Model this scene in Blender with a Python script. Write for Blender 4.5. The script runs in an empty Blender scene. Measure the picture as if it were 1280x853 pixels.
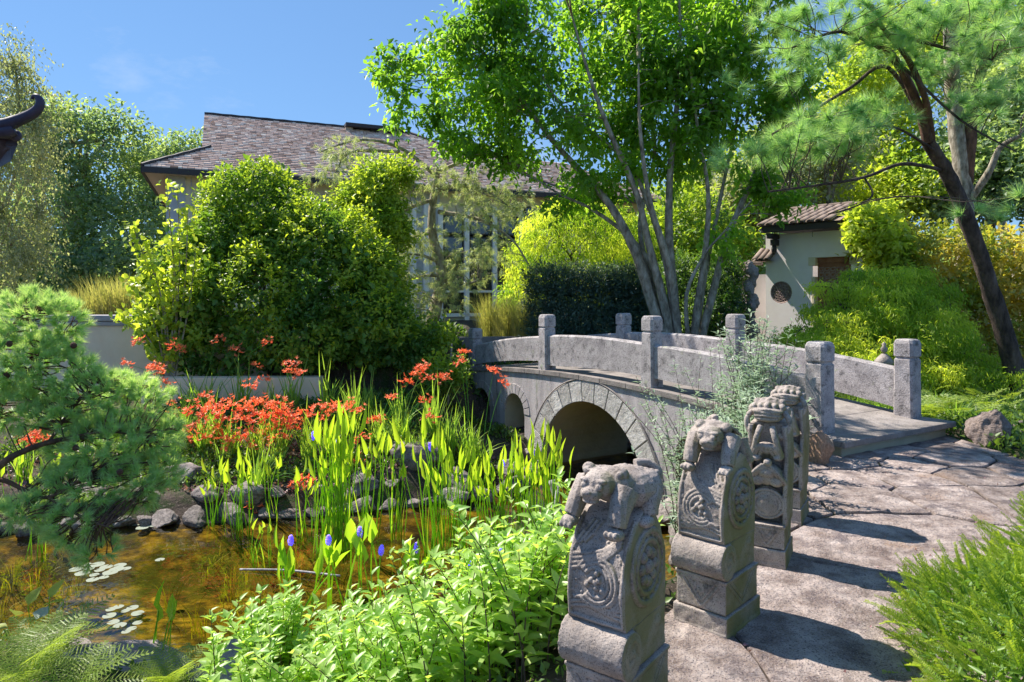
import bpy, bmesh, math, random
import numpy as np
from mathutils import Vector, Matrix, noise
random.seed(7)
rng = np.random.default_rng(7)
C = bpy.context.scene.collection
SC = bpy.context.scene
# ------------------------------------------------------------------ camera
F = 853.0; HY = 370.0; EYE = 1.62
cam = bpy.data.objects.new('camera', bpy.data.cameras.new('camera')); C.objects.link(cam)
cam.location = (0, 0, EYE); cam.rotation_euler = (math.radians(90), 0, 0)
cam.data.sensor_width = 36; cam.data.lens = 24.0; cam.data.shift_y = -(426.5-HY)/1280.0
cam.data.clip_start = 0.05; cam.data.clip_end = 2000
SC.camera = cam
def P(px, py, Y):                                  # where a thing seen at px,py stands, Y metres away
    return ((px-640)/F*Y, Y, EYE-(py-HY)/F*Y)
# ------------------------------------------------------------------ light
SUN = Vector((-0.68, 0.45, 0.98)).normalized()
el = math.asin(SUN.z); rot = math.atan2(SUN.x, SUN.y)
w = bpy.data.worlds.new('World'); SC.world = w; w.use_nodes = True
nt = w.node_tree; bg = nt.nodes['Background']
sky = nt.nodes.new('ShaderNodeTexSky'); sky.sky_type = 'NISHITA'; sky.sun_disc = False
sky.sun_elevation = el; sky.sun_rotation = rot; sky.air_density = 1.0; sky.dust_density = 0.0; sky.ozone_density = 1.0
tc = nt.nodes.new('ShaderNodeTexCoord'); mp = nt.nodes.new('ShaderNodeMapping')
mp.inputs['Scale'].default_value = (2.2, 5.0, 7.0); mp.inputs['Rotation'].default_value = (0.3, 0.2, 0.5)
cn = nt.nodes.new('ShaderNodeTexNoise'); cn.inputs['Scale'].default_value = 1.6; cn.inputs['Detail'].default_value = 9; cn.inputs['Roughness'].default_value = 0.62
cr = nt.nodes.new('ShaderNodeMapRange'); cr.inputs['From Min'].default_value = 0.56; cr.inputs['From Max'].default_value = 0.80; cr.inputs['To Max'].default_value = 0.35
cm = nt.nodes.new('ShaderNodeMixRGB'); cm.inputs['Color2'].default_value = (2.6, 2.9, 3.4, 1)
L_ = nt.links.new
L_(tc.outputs['Generated'], mp.inputs['Vector']); L_(mp.outputs[0], cn.inputs['Vector']); L_(cn.outputs['Fac'], cr.inputs['Value'])
hs = nt.nodes.new('ShaderNodeGamma'); hs.inputs['Gamma'].default_value = 0.5; L_(sky.outputs[0], hs.inputs['Color'])
wb = nt.nodes.new('ShaderNodeMixRGB'); wb.blend_type = 'MULTIPLY'; wb.inputs[0].default_value = 1; wb.inputs['Color2'].default_value = (0.48, 0.77, 1.16, 1); L_(hs.outputs[0], wb.inputs['Color1'])
L_(cr.outputs[0], cm.inputs['Fac']); L_(wb.outputs[0], cm.inputs['Color1']); L_(cm.outputs[0], bg.inputs['Color'])
bg.inputs['Strength'].default_value = 0.15
sun = bpy.data.objects.new('sun', bpy.data.lights.new('sun', 'SUN')); C.objects.link(sun)
sun.data.energy = 4.3; sun.data.angle = math.radians(0.5); sun.data.color = (1.0, 0.93, 0.82)
sun.rotation_euler = SUN.to_track_quat('Z', 'Y').to_euler(); sun.location = (-20, 10, 30)
SC.view_settings.view_transform = 'Standard'; SC.view_settings.look = 'None'
SC.view_settings.exposure = 1.08; SC.view_settings.gamma = 1
SC.cycles.max_bounces = 10; SC.cycles.diffuse_bounces = 6; SC.cycles.transparent_max_bounces = 12
SC.cycles.transmission_bounces = 4; SC.cycles.caustics_reflective = False; SC.cycles.caustics_refractive = False
# ------------------------------------------------------------------ materials
def newmat(name):
    m = bpy.data.materials.new(name); m.use_nodes = True
    return m, m.node_tree.nodes, m.node_tree.links, m.node_tree.nodes['Principled BSDF']
def ramp(N, stops):
    r = N.new('ShaderNodeValToRGB'); e = r.color_ramp.elements
    while len(e) < len(stops): e.new(0.5)
    for i, (p, c) in enumerate(stops):
        e[i].position = p; e[i].color = (*c, 1)
    return r
def leafmat(name, dark, light, trans=0.4, rough=0.42, tcol=None, spec=0.4):
    dark, light = [(c[0]*1.22*k, c[1]*.92*k, c[2]*1.45*k) for c, k in ((dark, 1.3), (light, 1.0))]
    m, N, L, b = newmat(name)
    a = N.new('ShaderNodeAttribute'); a.attribute_name = 'tint'
    r = ramp(N, [(0, dark), (1, light)]); L.new(a.outputs['Fac'], r.inputs[0])
    L.new(r.outputs[0], b.inputs['Base Color']); b.inputs['Roughness'].default_value = rough
    b.inputs['Specular IOR Level'].default_value = spec
    t = N.new('ShaderNodeBsdfTranslucent'); mx = N.new('ShaderNodeMixShader'); mx.inputs[0].default_value = trans
    g = N.new('ShaderNodeMixRGB'); g.blend_type = 'MULTIPLY'; g.inputs[0].default_value = 1
    g.inputs['Color2'].default_value = (*(tcol or (2.15, 2.1, 0.8)), 1)
    L.new(r.outputs[0], g.inputs['Color1']); L.new(g.outputs[0], t.inputs['Color'])
    L.new(b.outputs[0], mx.inputs[1]); L.new(t.outputs[0], mx.inputs[2])
    L.new(mx.outputs[0], N['Material Output'].inputs['Surface'])
    return m
def surfmat(name, stops, scale=6, detail=8, rough=0.85, bump=0.3, bscale=None, bdist=0.02, speck=None, sscale=90, patch=None, pscale=2.5, stretch=None, obj=True, randc=0.0, wave=None):
    """noise-coloured surface; speck=(colour, amount), patch=(colour, threshold)"""
    m, N, L, b = newmat(name)
    t = N.new('ShaderNodeTexCoord'); src = t.outputs['Object']
    if stretch:
        mpn = N.new('ShaderNodeMapping'); mpn.inputs['Scale'].default_value = stretch; L.new(src, mpn.inputs['Vector']); src = mpn.outputs[0]
    n = N.new('ShaderNodeTexNoise'); n.inputs['Scale'].default_value = scale; n.inputs['Detail'].default_value = detail; n.inputs['Roughness'].default_value = 0.65
    L.new(src, n.inputs['Vector']); r = ramp(N, stops); L.new(n.outputs['Fac'], r.inputs[0]); col = r.outputs[0]
    def over(c, fac):
        nonlocal col
        mx = N.new('ShaderNodeMixRGB'); mx.inputs['Color2'].default_value = (*c, 1); L.new(col, mx.inputs['Color1']); L.new(fac, mx.inputs[0]); col = mx.outputs[0]
    if patch:
        for i, (pc, th) in enumerate(patch):
            pn = N.new('ShaderNodeTexNoise'); pn.inputs['Scale'].default_value = pscale*(1+0.6*i); pn.inputs['Detail'].default_value = 9; pn.inputs['Roughness'].default_value = 0.7
            ad = N.new('ShaderNodeVectorMath'); ad.inputs[1].default_value = (13.1*i+3, 7.7*i, 2.9*i); L.new(src, ad.inputs[0]); L.new(ad.outputs[0], pn.inputs['Vector'])
            mr = N.new('ShaderNodeMapRange'); mr.inputs['From Min'].default_value = th; mr.inputs['From Max'].default_value = th+0.09; mr.inputs['To Max'].default_value = 0.8
            L.new(pn.outputs['Fac'], mr.inputs['Value']); over(pc, mr.outputs[0])
    if speck:
        for i, (scol, am) in enumerate(speck):
            sn = N.new('ShaderNodeTexNoise'); sn.inputs['Scale'].default_value = sscale*(1+0.5*i); sn.inputs['Detail'].default_value = 3; L.new(t.outputs['Object'], sn.inputs['Vector'])
            mr = N.new('ShaderNodeMapRange'); mr.inputs['From Min'].default_value = 1-am; mr.inputs['From Max'].default_value = 1-am+0.06; mr.inputs['To Max'].default_value = 0.8
            L.new(sn.outputs['Fac'], mr.inputs['Value']); over(scol, mr.outputs[0])
    if randc:
        oi = N.new('ShaderNodeObjectInfo'); hv = N.new('ShaderNodeHueSaturation'); mr = N.new('ShaderNodeMapRange')
        mr.inputs['To Min'].default_value = 1-randc; mr.inputs['To Max'].default_value = 1+randc
        L.new(oi.outputs['Random'], mr.inputs['Value']); L.new(mr.outputs[0], hv.inputs['Value']); L.new(col, hv.inputs['Color']); col = hv.outputs[0]
    L.new(col, b.inputs['Base Color']); b.inputs['Roughness'].default_value = rough; b.inputs['Specular IOR Level'].default_value = 0.25
    if bump:
        bn = N.new('ShaderNodeTexNoise'); bn.inputs['Scale'].default_value = bscale or scale*3; bn.inputs['Detail'].default_value = 10; bn.inputs['Roughness'].default_value = 0.7
        L.new(src, bn.inputs['Vector']); bp = N.new('ShaderNodeBump'); bp.inputs['Strength'].default_value = bump; bp.inputs['Distance'].default_value = bdist
        L.new(bn.outputs['Fac'], bp.inputs['Height']); L.new(bp.outputs[0], b.inputs['Normal'])
    return m
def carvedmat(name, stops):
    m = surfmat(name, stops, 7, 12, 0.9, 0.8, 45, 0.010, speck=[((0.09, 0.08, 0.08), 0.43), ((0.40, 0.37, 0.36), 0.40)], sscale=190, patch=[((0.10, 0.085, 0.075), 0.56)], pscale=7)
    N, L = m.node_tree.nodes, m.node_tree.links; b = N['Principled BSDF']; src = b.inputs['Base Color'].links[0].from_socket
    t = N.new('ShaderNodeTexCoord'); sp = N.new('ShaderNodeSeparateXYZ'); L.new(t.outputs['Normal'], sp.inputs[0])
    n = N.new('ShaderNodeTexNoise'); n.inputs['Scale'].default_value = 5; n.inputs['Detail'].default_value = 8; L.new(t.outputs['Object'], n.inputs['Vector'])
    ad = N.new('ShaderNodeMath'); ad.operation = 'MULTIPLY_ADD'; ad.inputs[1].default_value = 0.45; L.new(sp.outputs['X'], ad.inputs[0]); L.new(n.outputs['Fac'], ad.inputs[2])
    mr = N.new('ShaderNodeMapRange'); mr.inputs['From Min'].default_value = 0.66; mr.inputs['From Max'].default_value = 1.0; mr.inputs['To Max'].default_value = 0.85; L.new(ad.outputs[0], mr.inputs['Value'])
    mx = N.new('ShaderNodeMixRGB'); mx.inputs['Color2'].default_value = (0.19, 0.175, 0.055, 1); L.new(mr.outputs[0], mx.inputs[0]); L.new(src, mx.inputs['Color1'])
    g = N.new('ShaderNodeNewGeometry'); pr = N.new('ShaderNodeMapRange'); pr.inputs['From Min'].default_value = 0.495; pr.inputs['From Max'].default_value = 0.445; pr.inputs['To Max'].default_value = 0.75; L.new(g.outputs['Pointiness'], pr.inputs['Value'])  # crevices darkened in the colour: painted shade along with settled dirt
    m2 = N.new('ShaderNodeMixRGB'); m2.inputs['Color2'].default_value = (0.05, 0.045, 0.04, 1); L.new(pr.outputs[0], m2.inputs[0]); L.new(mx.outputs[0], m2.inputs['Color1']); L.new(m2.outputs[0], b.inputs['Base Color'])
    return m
def plain(name, c, rough=0.6, metal=0, spec=0.4):
    m, N, L, b = newmat(name); b.inputs['Base Color'].default_value = (*c, 1); b.inputs['Roughness'].default_value = rough
    b.inputs['Metallic'].default_value = metal; b.inputs['Specular IOR Level'].default_value = spec
    return m
M = {}
M['granite'] = surfmat('granite', [(0.3, (0.24, 0.215, 0.22)), (0.5, (0.44, 0.40, 0.40)), (0.68, (0.60, 0.55, 0.555))], 5, 12, 0.85, 0.8, 60, 0.012,
    speck=[((0.035, 0.035, 0.04), 0.44), ((0.66, 0.63, 0.65), 0.42)], sscale=110, patch=[((0.42, 0.46, 0.26), 0.60), ((0.09, 0.085, 0.085), 0.54), ((0.70, 0.66, 0.66), 0.62)], pscale=7, randc=.1)
M['granite_side'] = surfmat('granite_side', [(0.3, (0.31, 0.28, 0.285)), (0.7, (0.62, 0.565, 0.565))], 3.5, 11, 0.85, 0.6, 40, 0.012,
    speck=[((0.10, 0.10, 0.11), 0.42)], sscale=90, patch=[((0.26, 0.27, 0.19), 0.56), ((0.13, 0.12, 0.11), 0.58)], pscale=4, stretch=(1, 1, .22))
M['voussoir'] = surfmat('voussoir', [(0.3, (0.36, 0.33, 0.30)), (0.6, (0.55, 0.53, 0.51))], 5, 9, 0.9, 0.9, 14, 0.035,
    speck=[((0.12, 0.11, 0.10), 0.36)], sscale=40, patch=[((0.34, 0.22, 0.12), 0.62)], pscale=3, randc=0.15)
M['deck'] = surfmat('deck_stone', [(0.3, (0.17, 0.15, 0.14)), (0.7, (0.36, 0.32, 0.30))], 4, 9, 0.9, 0.5, 30, 0.015, speck=[((0.08, 0.07, 0.07), 0.4)], sscale=60, randc=0.15)
M['vault'] = surfmat('vault_stone', [(0.3, (0.34, 0.32, 0.24)), (0.7, (0.50, 0.47, 0.36))], 2.2, 9, 0.9, 0.5, 18, 0.02)
M['path'] = surfmat('path_stone', [(0.32, (0.15, 0.105, 0.09)), (0.45, (0.33, 0.26, 0.23)), (0.56, (0.49, 0.40, 0.365)), (0.70, (0.66, 0.565, 0.52))], 5.5, 15, 0.85, 1.0, 7, 0.09,
    speck=[((0.09, 0.07, 0.085), 0.44), ((0.46, 0.41, 0.43), 0.42)], sscale=110, patch=[((0.38, 0.26, 0.19), 0.56), ((0.14, 0.11, 0.115), 0.53)], pscale=1.7, randc=0.2)
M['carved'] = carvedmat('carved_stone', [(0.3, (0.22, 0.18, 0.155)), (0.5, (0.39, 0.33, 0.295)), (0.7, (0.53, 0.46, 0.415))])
M['mossy'] = surfmat('mossy_stone', [(0.25, (0.115, 0.10, 0.085)), (0.5, (0.23, 0.205, 0.175)), (0.75, (0.33, 0.30, 0.265))], 9, 10, 0.9, 0.6, 60, 0.007,
    speck=[((0.06, 0.055, 0.05), 0.40), ((0.36, 0.34, 0.31), 0.36)], sscale=120, patch=[((0.14, 0.15, 0.055), 0.52), ((0.07, 0.06, 0.05), 0.60)], pscale=4)
M['rock'] = surfmat('pond_rock', [(0.35, (0.12, 0.10, 0.095)), (0.65, (0.38, 0.33, 0.31))], 3, 10, 0.85, 0.8, 9, 0.04, speck=[((0.05, 0.05, 0.05), 0.38)], sscale=50, patch=[((0.10, 0.11, 0.05), 0.60)], randc=0.25)
M['ledge'] = surfmat('ledge_rock', [(0.3, (0.24, 0.19, 0.18)), (0.7, (0.48, 0.41, 0.40))], 3, 11, 0.85, 0.9, 7, 0.05, speck=[((0.10, 0.08, 0.08), 0.40)], sscale=45)
M['boulder'] = surfmat('boulder', [(0.3, (0.20, 0.145, 0.125)), (0.7, (0.58, 0.47, 0.42))], 5, 12, 0.85, 1.0, 9, 0.06, patch=[((0.40, 0.34, 0.33), 0.58)], pscale=4, stretch=(1, 1, 2.2))
M['orange_rock'] = surfmat('orange_rock', [(0.3, (0.36, 0.20, 0.12)), (0.7, (0.68, 0.46, 0.33))], 8, 10, 0.85, 1.0, 14, 0.03, speck=[((0.10, 0.07, 0.06), 0.42)], sscale=60)
M['bark'] = surfmat('grey_bark', [(0.35, (0.14, 0.115, 0.085)), (0.52, (0.36, 0.31, 0.24)), (0.72, (0.60, 0.54, 0.45))], 11, 9, 0.9, 0.9, 16, 0.03, stretch=(1, 1, 0.45), patch=[((0.33, 0.36, 0.28), 0.60)], pscale=5)
M['pine_bark'] = surfmat('pine_bark', [(0.35, (0.04, 0.03, 0.028)), (0.6, (0.15, 0.11, 0.095)), (0.8, (0.30, 0.24, 0.21))], 8, 9, 0.95, 1.0, 14, 0.06, stretch=(1, 1, 0.3))
M['red_bark'] = surfmat('red_pine_bark', [(0.35, (0.07, 0.045, 0.035)), (0.6, (0.22, 0.12, 0.08)), (0.8, (0.36, 0.23, 0.17))], 8, 9, 0.95, 1.0, 14, 0.05, stretch=(1, 1, 0.35))
M['twig'] = plain('twig', (0.10, 0.075, 0.055), 0.9)
M['driftwood'] = surfmat('driftwood', [(0.3, (0.20, 0.19, 0.20)), (0.7, (0.52, 0.49, 0.50))], 20, 8, 0.9, 0.6, 60, 0.01, stretch=(1, 1, 0.2))
M['plaster'] = surfmat('white_plaster', [(0.3, (0.88, 0.80, 0.79)), (0.7, (0.95, 0.88, 0.88))], 3, 6, 0.9, 0.15, 40, 0.01, patch=[((0.62, 0.60, 0.58), 0.66)], pscale=1.5)
M['cream'] = surfmat('cream_stucco', [(0.3, (0.70, 0.60, 0.43)), (0.7, (0.80, 0.70, 0.52))], 4, 6, 0.9, 0.1, 50, 0.005)
M['wallbeige'] = surfmat('garden_wall', [(0.3, (0.78, 0.60, 0.43)), (0.7, (0.88, 0.72, 0.55))], 2.5, 8, 0.9, 0.15, 30, 0.01, patch=[((0.40, 0.35, 0.29), 0.62)], pscale=1.2)
M['soffit'] = plain('soffit', (0.62, 0.50, 0.42), 0.8)
M['coping'] = surfmat('coping', [(0.3, (0.30, 0.28, 0.30)), (0.7, (0.46, 0.43, 0.46))], 5, 8, 0.8, 0.3, 40, 0.01)
M['siding'] = surfmat('grey_siding', [(0.3, (0.48, 0.48, 0.52)), (0.7, (0.58, 0.58, 0.62))], 4, 5, 0.8, 0.1, 30, 0.005)
M['whitepaint'] = plain('white_paint', (0.90, 0.88, 0.88), 0.5)
M['fascia'] = plain('dark_fascia', (0.05, 0.042, 0.045), 0.6)
M['shingle'] = None
M['frame'] = plain('black_frame', (0.02, 0.02, 0.025), 0.4)
M['door'] = surfmat('carved_door', [(0.3, (0.24, 0.10, 0.05)), (0.7, (0.38, 0.18, 0.10))], 10, 6, 0.6, 0.2, 40, 0.005)
M['terracotta'] = surfmat('lattice_stone', [(0.3, (0.30, 0.21, 0.19)), (0.7, (0.48, 0.38, 0.36))], 20, 6, 0.9, 0.3, 60, 0.01)
M['tile'] = surfmat('roof_tile', [(0.3, (0.20, 0.15, 0.13)), (0.6, (0.34, 0.26, 0.225)), (0.8, (0.46, 0.37, 0.32))], 6, 8, 0.85, 0.4, 30, 0.01, patch=[((0.20, 0.17, 0.16), 0.6)], pscale=4, randc=0.2)
M['purple'] = surfmat('glazed_eave', [(0.3, (0.035, 0.030, 0.055)), (0.7, (0.085, 0.07, 0.12))], 8, 7, 0.45, 0.3, 30, 0.005)
def glassmat():
    m, N, L, b = newmat('window_glass'); b.inputs['Base Color'].default_value = (0.03, 0.04, 0.045, 1); b.inputs['Roughness'].default_value = 0.03; b.inputs['Specular IOR Level'].default_value = 0.9
    return m
M['glass'] = glassmat()
def shinglemat():
    m, N, L, b = newmat('shingle'); a = N.new('ShaderNodeAttribute'); a.attribute_name = 'tint'
    r = ramp(N, [(0, (0.34, 0.19, 0.13)), (0.5, (0.78, 0.50, 0.38)), (1, (0.95, 0.77, 0.63))]); L.new(a.outputs['Fac'], r.inputs[0]); L.new(r.outputs[0], b.inputs['Base Color']); b.inputs['Roughness'].default_value = 0.9
    return m
M['shingle'] = shinglemat()
def soilmat():
    return surfmat('soil', [(0.3, (0.035, 0.028, 0.02)), (0.6, (0.10, 0.075, 0.06)), (0.8, (0.19, 0.14, 0.12))], 5, 12, 0.95, 0.9, 22, 0.04, speck=[((0.25, 0.19, 0.16), 0.38)], sscale=45, patch=[((0.03, 0.06, 0.012), 0.50), ((0.05, 0.09, 0.02), 0.56)], pscale=1.3)
M['soil'] = soilmat()
M['bed'] = surfmat('pond_bed', [(0.38, (0.025, 0.020, 0.004)), (0.48, (0.11, 0.08, 0.009)), (0.58, (0.34, 0.24, 0.025)), (0.72, (0.62, 0.46, 0.07))], 3.6, 10, 0.9, 0.8, 9, 0.04, patch=[((0.07, 0.10, 0.01), 0.50), ((0.03, 0.02, 0.006), 0.55)], pscale=1.1, stretch=(1, 1.6, 1))
def watermat():
    m, N, L, b = newmat('water')
    tr = N.new('ShaderNodeBsdfTransparent'); tr.inputs[0].default_value = (0.84, 0.76, 0.48, 1)
    gl = N.new('ShaderNodeBsdfGlossy'); gl.inputs['Roughness'].default_value = 0.015
    fr = N.new('ShaderNodeFresnel'); fr.inputs[0].default_value = 1.46
    mx = N.new('ShaderNodeMixShader'); t = N.new('ShaderNodeTexCoord')
    n = N.new('ShaderNodeTexNoise'); n.inputs['Scale'].default_value = 5; n.inputs['Detail'].default_value = 3; L.new(t.outputs['Object'], n.inputs['Vector'])
    bp = N.new('ShaderNodeBump'); bp.inputs['Strength'].default_value = 0.22; bp.inputs['Distance'].default_value = 0.03
    L.new(n.outputs['Fac'], bp.inputs['Height']); L.new(bp.outputs[0], gl.inputs['Normal']); L.new(bp.outputs[0], fr.inputs['Normal'])
    L.new(fr.outputs[0], mx.inputs[0]); L.new(tr.outputs[0], mx.inputs[1]); L.new(gl.outputs[0], mx.inputs[2])
    L.new(mx.outputs[0], N['Material Output'].inputs['Surface'])
    return m
M['water'] = watermat()
# foliage
M['dogwood'] = leafmat('dogwood_leaf', (0.06, 0.17, 0.02), (0.21, 0.46, 0.045), 0.64)
M['mound'] = leafmat('climber_leaf', (0.055, 0.15, 0.02), (0.30, 0.50, 0.04), 0.45)
M['bright'] = leafmat('bright_leaf', (0.12, 0.25, 0.03), (0.36, 0.54, 0.06), 0.55)
M['lace'] = leafmat('laceleaf', (0.11, 0.25, 0.02), (0.42, 0.62, 0.07), 0.6)
M['oak'] = leafmat('oak_leaf', (0.09, 0.19, 0.08), (0.25, 0.42, 0.15), 0.5)
M['birch'] = leafmat('birch_leaf', (0.15, 0.23, 0.09), (0.32, 0.45, 0.20), 0.5, tcol=(1.8, 1.8, .8))
M['yewdark'] = leafmat('yew_leaf', (0.03, 0.08, 0.04), (0.11, 0.22, 0.10), 0.25)
M['globe'] = leafmat('globe_leaf', (0.05, 0.15, 0.02), (0.17, 0.36, 0.04), 0.35)
M['yellow'] = leafmat('yellow_leaf', (0.16, 0.26, 0.03), (0.42, 0.46, 0.08), 0.4)
M['needle'] = leafmat('pine_needle', (0.10, 0.27, 0.08), (0.32, 0.64, 0.20), 0.4, 0.4, spec=0.5, tcol=(2.1, 2.0, 0.85))
M['mugo'] = leafmat('mugo_needle', (0.13, 0.34, 0.11), (0.44, 0.78, 0.26), 0.4, 0.35, spec=0.6, tcol=(2.2, 1.9, 0.8))
M['greyneedle'] = leafmat('grey_needle', (0.15, 0.27, 0.12), (0.40, 0.56, 0.26), 0.4)
M['yewfront'] = leafmat('yew_needle', (0.06, 0.20, 0.012), (0.38, 0.60, 0.06), 0.4, 0.35, spec=0.5)
M['shrub'] = leafmat('shrub_leaf', (0.12, 0.31, 0.04), (0.40, 0.66, 0.14), 0.45, 0.38, spec=0.5)
M['greyleaf'] = leafmat('grey_leaf', (0.15, 0.28, 0.11), (0.39, 0.60, 0.30), 0.35, tcol=(1.3, 1.45, 1.2))
M['reed'] = leafmat('reed_leaf', (0.18, 0.46, 0.02), (0.42, 0.76, 0.05), 0.55, tcol=(1.5, 1.4, 0.6))
M['sword'] = leafmat('sword_leaf', (0.07, 0.22, 0.04), (0.26, 0.50, 0.06), 0.5)
M['grass'] = leafmat('grass_blade', (0.12, 0.20, 0.04), (0.36, 0.42, 0.15), 0.4)
M['fern'] = leafmat('fern_frond', (0.08, 0.20, 0.02), (0.28, 0.44, 0.07), 0.45)
M['cover'] = leafmat('ground_cover', (0.03, 0.10, 0.015), (0.12, 0.25, 0.03), 0.35)
M['algae'] = leafmat('water_grass', (0.10, 0.20, 0.01), (0.32, 0.42, 0.03), 0.4)
M['red'] = leafmat('red_petal', (0.64, 0.13, 0.025), (0.80, 0.42, 0.13), 0.4, tcol=(1.2, 1.0, 0.9))
M['violet'] = leafmat('violet_petal', (0.42, 0.36, 0.80), (0.75, 0.70, 0.95), 0.3, tcol=(1.1, 1.0, 1.1))
M['pad'] = leafmat('lily_pad', (0.14, 0.24, 0.12), (0.26, 0.36, 0.18), 0.1, 0.6, spec=0.25)
M['cone'] = plain('pine_cone', (0.10, 0.05, 0.035), 0.9)
M['litter'] = leafmat('leaf_litter', (0.10, 0.06, 0.04), (0.34, 0.24, 0.18), 0.2)
# ------------------------------------------------------------------ object helpers
def tag(o, label=None, cat=None, group=None, kind=None):
    if label: o['label'] = label
    if cat: o['category'] = cat
    if group: o['group'] = group
    if kind: o['kind'] = kind
    return o
def thing(name, label, cat, loc=(0, 0, 0), rz=0, group=None):
    o = bpy.data.objects.new(name, None); C.objects.link(o); o.location = loc; o.rotation_euler = (0, 0, rz); o.empty_display_size = 0.1
    return tag(o, label, cat, group)
def link(name, me, parent=None, loc=None, rot=None, scale=None):
    o = bpy.data.objects.new(name, me); C.objects.link(o)
    if parent is not None: o.parent = parent
    if loc is not None: o.location = loc
    if rot is not None: o.rotation_euler = rot
    if scale is not None: o.scale = scale if hasattr(scale, '__len__') else (scale,)*3
    return o
def trimesh(name, V, T, mat, tint=None, smooth=False):
    V = np.asarray(V, dtype=np.float32); T = np.asarray(T, dtype=np.int32); k = T.shape[1]
    me = bpy.data.meshes.new(name); me.vertices.add(len(V)); me.vertices.foreach_set('co', V.ravel())
    me.loops.add(T.size); me.loops.foreach_set('vertex_index', T.ravel())
    me.polygons.add(len(T)); me.polygons.foreach_set('loop_start', np.arange(0, T.size, k, dtype=np.int32))
    me.update(calc_edges=True)
    if tint is not None:
        a = me.attributes.new('tint', 'FLOAT', 'POINT'); a.data.foreach_set('value', np.clip(np.asarray(tint, dtype=np.float32), 0, 1))
    if smooth: me.shade_smooth()
    me.materials.append(mat)
    return me
def wloc(parent):
    return np.array(parent.location) if parent is not None else np.zeros(3)
def wobj(name, V, T, mat, parent=None, tint=None, smooth=False):   # world-space arrays -> a mesh object under parent
    return link(name, trimesh(name, np.asarray(V)-wloc(parent), T, mat, tint, smooth), parent)
class MB:
    def __init__(s): s.v = []; s.f = []
    def add(s, V, Fc):
        b = len(s.v); s.v += [tuple(p) for p in V]; s.f += [tuple(i+b for i in f) for f in Fc]; return s
    def box(s, c, d, rz=0, M4=None):
        x, y, z = d[0]/2, d[1]/2, d[2]/2; V = [(i*x, j*y, k*z) for k in (-1, 1) for j in (-1, 1) for i in (-1, 1)]
        ca, sa = math.cos(rz), math.sin(rz); V = [(c[0]+p[0]*ca-p[1]*sa, c[1]+p[0]*sa+p[1]*ca, c[2]+p[2]) for p in V]
        return s.add(V, [(0, 2, 3, 1), (4, 5, 7, 6), (0, 1, 5, 4), (2, 6, 7, 3), (0, 4, 6, 2), (1, 3, 7, 5)])
    def hexa(s, V): # 8 corners: bottom 4 ccw, top 4 ccw
        return s.add(V, [(3, 2, 1, 0), (4, 5, 6, 7), (0, 1, 5, 4), (1, 2, 6, 5), (2, 3, 7, 6), (3, 0, 4, 7)])
    def prism(s, poly, z0, z1, taper=0):
        n = len(poly); cx = sum(p[0] for p in poly)/n; cy = sum(p[1] for p in poly)/n
        V = [(p[0], p[1], z0) for p in poly]+[(p[0]+(cx-p[0])*taper, p[1]+(cy-p[1])*taper, z1) for p in poly]
        return s.add(V, [tuple(range(n-1, -1, -1)), tuple(range(n, 2*n))]+[(i, (i+1) % n, n+(i+1) % n, n+i) for i in range(n)])
    def tube(s, pts, rad, k=8, cap=True):
        V, T = tube(pts, rad, k); b = len(s.v); s.v += [tuple(p) for p in V]; s.f += [tuple(int(i)+b for i in f) for f in T]
        if cap: s.f.append(tuple(range(b+k-1, b-1, -1))); s.f.append(tuple(range(len(s.v)-k, len(s.v))))
        return s
    def ell(s, c, r, R=None, seg=12, ring=8):
        V = []; Fc = []
        for i in range(1, ring):
            th = math.pi*i/ring
            for j in range(seg):
                ph = 2*math.pi*j/seg; V.append(Vector((math.sin(th)*math.cos(ph)*r[0], math.sin(th)*math.sin(ph)*r[1], math.cos(th)*r[2])))
        V.append(Vector((0, 0, r[2]))); V.append(Vector((0, 0, -r[2]))); t = len(V)-2
        for i in range(ring-2):
            for j in range(seg): Fc.append((i*seg+j, (i+1)*seg+j, (i+1)*seg+(j+1) % seg, i*seg+(j+1) % seg))
        for j in range(seg): Fc.append((t, j, (j+1) % seg)); Fc.append((t+1, (ring-2)*seg+(j+1) % seg, (ring-2)*seg+j))
        if R is not None: V = [R @ v for v in V]
        return s.add([v+Vector(c) for v in V], Fc)
    def mesh(s, name, mat, smooth=False, bevel=0, seg=2):
        me = bpy.data.meshes.new(name); me.from_pydata(s.v, [], s.f)
        if bevel:
            bm = bmesh.new(); bm.from_mesh(me); bmesh.ops.remove_doubles(bm, verts=bm.verts, dist=1e-5)
            bmesh.ops.bevel(bm, geom=[e for e in bm.edges if len(e.link_faces) == 2 and e.calc_face_angle(0) > 0.5], offset=bevel, segments=seg, affect='EDGES', profile=0.6)
            bm.to_mesh(me); bm.free()
        me.materials.append(mat); me.update()
        if smooth: me.shade_smooth()
        return me
    def obj(s, name, mat, parent=None, smooth=False, bevel=0, world=False):
        if world and parent is not None:
            o = wloc(parent); s.v = [(p[0]-o[0], p[1]-o[1], p[2]-o[2]) for p in s.v]
        return link(name, s.mesh(name, mat, smooth, bevel), parent)
def catmull(pts, sub=4):
    pts = [np.array(p, float) for p in pts]; n = len(pts); out = []
    for i in range(n-1):
        p0 = pts[max(i-1, 0)]; p1 = pts[i]; p2 = pts[i+1]; p3 = pts[min(i+2, n-1)]
        for j in range(sub):
            t = j/sub; out.append(0.5*((2*p1)+(-p0+p2)*t+(2*p0-5*p1+4*p2-p3)*t*t+(-p0+3*p1-3*p2+p3)*t**3))
    out.append(pts[-1]); return np.array(out)
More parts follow.
